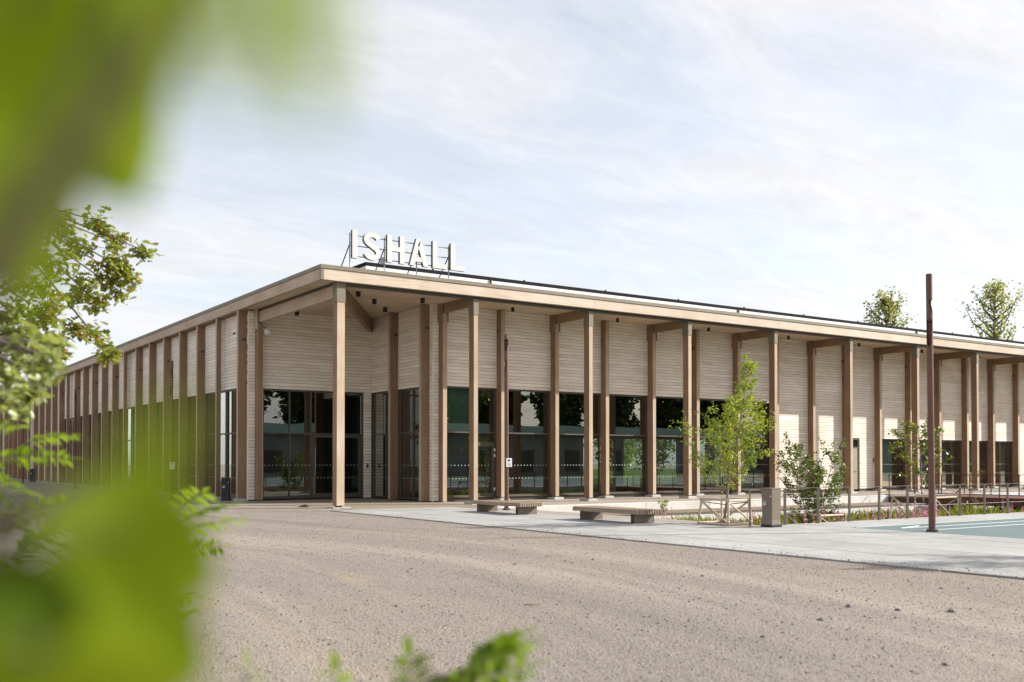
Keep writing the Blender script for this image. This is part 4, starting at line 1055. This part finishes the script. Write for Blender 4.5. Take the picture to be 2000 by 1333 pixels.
def frond(mb_stem, LM, LP, p0, p1, sag, pairs, ls, r):
    p0, p1 = Vector(p0), Vector(p1); mid = (p0 + p1) / 2 + Vector((0, 0, sag)); pts = []
    for t in np.linspace(0, 1, 9): pts.append(p0 * (1 - t) ** 2 + mid * 2 * t * (1 - t) + p1 * t * t)
    mb_stem.tube(pts, list(np.linspace(.003, .001, 9)), 5, False)
    ax = (p1 - p0).normalized(); side = ax.cross(Vector((0, 0, 1))).normalized(); tilt = r.uniform(-.9, .9); upv = side.cross(ax)
    side = (side * math.cos(tilt) + upv * math.sin(tilt)).normalized()
    for k in range(pairs):
        t = .14 + .86 * (k + .5) / pairs; p = p0 * (1 - t) ** 2 + mid * 2 * t * (1 - t) + p1 * t * t
        for s in (-1, 1):
            d = side * s + ax * .45 + Vector(tuple(r.normal(0, .16, 3))) - Vector((0, 0, .15))
            LM.append((tuple(d), r.uniform(-.4, .4), ls * r.uniform(.8, 1.15) * (1.1 - .45 * abs(t - .45)))); LP.append(tuple(p))
    LM.append((tuple(ax), 0, ls)); LP.append(tuple(p1))
def locust(name, label, base, hub, fronds, dist, pairs, ls, seed, jit=.12):
    r = np.random.default_rng(seed); o = empty(name, base, label, 'shrub'); O = Vector(base)
    st = MB(); LM, LP = [], []
    hubs = [Vector(h) for h in hub]
    st.tube([Vector((0, 0, 0))] + [h - O for h in hubs], list(np.linspace(.012, .006, len(hubs) + 1)), 7)
    for (x0, y0, x1, y1) in fronds:
        dd = dist * (1 + r.uniform(-jit, jit)); a = px(x0, y0, dd); b = px(x1, y1, dd * (1 + r.uniform(-.06, .03)))
        h = min(hubs, key=lambda q: (q - a).length); st.tube([h - O, h.lerp(a, .5) + Vector((0, 0, .03)) - O, a - O], [.006, .004, .003], 5, False)
        frond(st, LM, LP, a - O, b - O, .02 * dist / 3.5, pairs, ls, r)
    st.build('stem', 'bark', o, smooth=True)
    M = frames(np.array([m_[0] for m_ in LM]), np.array([m_[1] for m_ in LM])) * np.array([m_[2] for m_ in LM])[:, None, None]
    tmpl_mesh('leaves', LEAF * (1, .8, 1), LEAF_F, M, np.array(LP), 'leaf_locust', o)
    return o
gb = px(60, 1500, 3.6); gb.z = 0
fr_ = [(-40, 900, 132, 896), (45, 868, 140, 852), (-60, 905, 56, 958), (-60, 925, 54, 992), (10, 1020, 132, 980), (-30, 1055, 60, 1020), (20, 1090, 128, 1030), (30, 1120, 70, 1040), (-50, 1080, 30, 1115), (60, 1130, 190, 1090), (100, 1080, 230, 1060), (60, 1060, 150, 1000), (330, 1050, 465, 1015), (330, 1090, 432, 1068), (340, 1010, 398, 962), (370, 1010, 448, 988), (250, 1100, 385, 1075), (300, 1180, 375, 1170), (290, 1230, 372, 1200), (280, 1290, 362, 1285), (200, 1060, 300, 990), (-60, 850, 40, 835), (-30, 1000, 40, 1012), (150, 1180, 250, 1150)]
locust('locust_shrub', 'bright green shrub with feathery paired leaflets growing at the gravel edge', gb, [px(60, 1330, 3.6), px(80, 1180, 3.6), px(150, 1130, 3.6), px(250, 1120, 3.6), px(-40, 1000, 3.6)], fr_, 3.6, 11, .058, 91)
gb = px(1100, 1900, 1.75); gb.z = 0
locust('locust_seedling', 'blurred leafy shoot rising at the gravel edge close by', gb, [px(1000, 1460, 1.75), px(920, 1360, 1.75)], [(795, 1352, 1020, 1275), (880, 1350, 1028, 1305), (805, 1360, 798, 1285), (900, 1320, 990, 1258), (930, 1310, 1015, 1248), (940, 1300, 1022, 1262), (820, 1350, 930, 1325)], 1.75, 9, .046, 92, .04)
gb = px(560, 1900, 1.5); gb.z = 0
locust('locust_sprout', 'thin blurred sprouts with few leaves beside the leafy shoot', gb, [px(560, 1500, 1.5), px(520, 1400, 1.5)], [(482, 1385, 480, 1305), (655, 1385, 654, 1318)], 1.5, 3, .040, 93, .03)

# broad leaves right beside the lens: a shrub whose twigs hang past the camera
NEAR = empty('foreground_shrub', (0, 0, 0), 'large out of focus green leaves of a shrub hanging close by', 'shrub')
nb_ = px(-1900, 902 + 1.398 / .75 * FPX, .75); nb_.z = 0; NEAR.location = nb_
st = MB(); hubA = px(-500, 300, .55); hubB = px(-420, 1200, .5)
st.tube([Vector((0, 0, 0)), px(-900, 1500, .6) - nb_, hubB - nb_, hubA - nb_, px(-350, -500, .45) - nb_], [.014, .010, .008, .006, .004], 8)
def near_leaf(x, y, L, W, ang, d, tilt=.0, curl=.12, mat='leaf_near'):
    """broad leaf: centre surveyed at x, y; length and width in metres = L, W; ang = direction of the tip"""
    c = px(x, y, d); fw = (c - CAM).normalized(); rt = fw.cross(Vector((0, 0, 1))).normalized(); up = rt.cross(fw)
    ax = rt * math.cos(ang) + up * math.sin(ang); sd2 = -rt * math.sin(ang) + up * math.cos(ang)
    nrm_ = fw; ax = (ax * math.cos(tilt) + nrm_ * math.sin(tilt)).normalized()
    b = MB(); nu, nv = 12, 6; vs = []
    for i in range(nu + 1):
        t = i / nu; half = W / 2 * (math.sin(math.pi * t ** .85) ** .75 if 0 < t < 1 else 0.002)
        for j in range(nv + 1):
            s = j / nv * 2 - 1
            vs.append(tuple(c - nb_ + ax * (t - .5) * L + sd2 * s * half + nrm_ * (abs(s) * half * -.25 + curl * L * (t - .5) ** 2)))
    fs = [(i * (nv + 1) + j, i * (nv + 1) + j + 1, (i + 1) * (nv + 1) + j + 1, (i + 1) * (nv + 1) + j) for i in range(nu) for j in range(nv)]
    o = b.add(vs, fs).build('leaf', mat, NEAR, smooth=True)
    base = c - nb_ - ax * .5 * L; h = min((hubA - nb_, hubB - nb_), key=lambda q: (q - base).length)
    st.tube([h, h.lerp(base, .6) + Vector((0, 0, .01)), base], [.004, .003, .0015], 6, False)
    return o
def m_(pxs, d): return pxs / FPX * d
for (x, y, L, W, ang, d, tl) in (
        (120, 130, 640, 400, R(-60), .27, .2), (30, 330, 460, 250, R(-80), .32, -.2), (225, 30, 460, 240, R(-70), .25, .1),
        (30, 60, 330, 200, R(-100), .42, .2), (20, 480, 300, 190, R(-75), .26, .3),
        (430, 40, 380, 150, R(-80), .15, .1), (595, 30, 480, 130, R(-84), .16, .0),
        (275, 1060, 350, 250, R(-35), .36, .1), (265, 1190, 430, 220, R(-50), .33, .3), (110, 1270, 400, 200, R(-50), .33, -.5), (300, 890, 260, 110, R(60), .19, .0),
        (40, 1335, 300, 160, R(-40), .36, .2), (240, 1320, 320, 160, R(-20), .28, -.4), (170, 1000, 220, 110, R(20), .30, .4)):
    near_leaf(x, y, m_(L, d), m_(W, d), ang, d, tl)
for (x, y, L, W, ang, d, tl) in ((60, 1190, 300, 190, R(-50), .30, .2), (10, 1300, 260, 150, R(-60), .38, .1), (290, 1030, 220, 140, R(-30), .38, .3)):  # leaves coloured dark in place of the shade from leaves around them
    near_leaf(x, y, m_(L, d), m_(W, d), ang, d, tl, mat='leaf_near_shade')
st.build('branch', 'bark', NEAR, smooth=True)
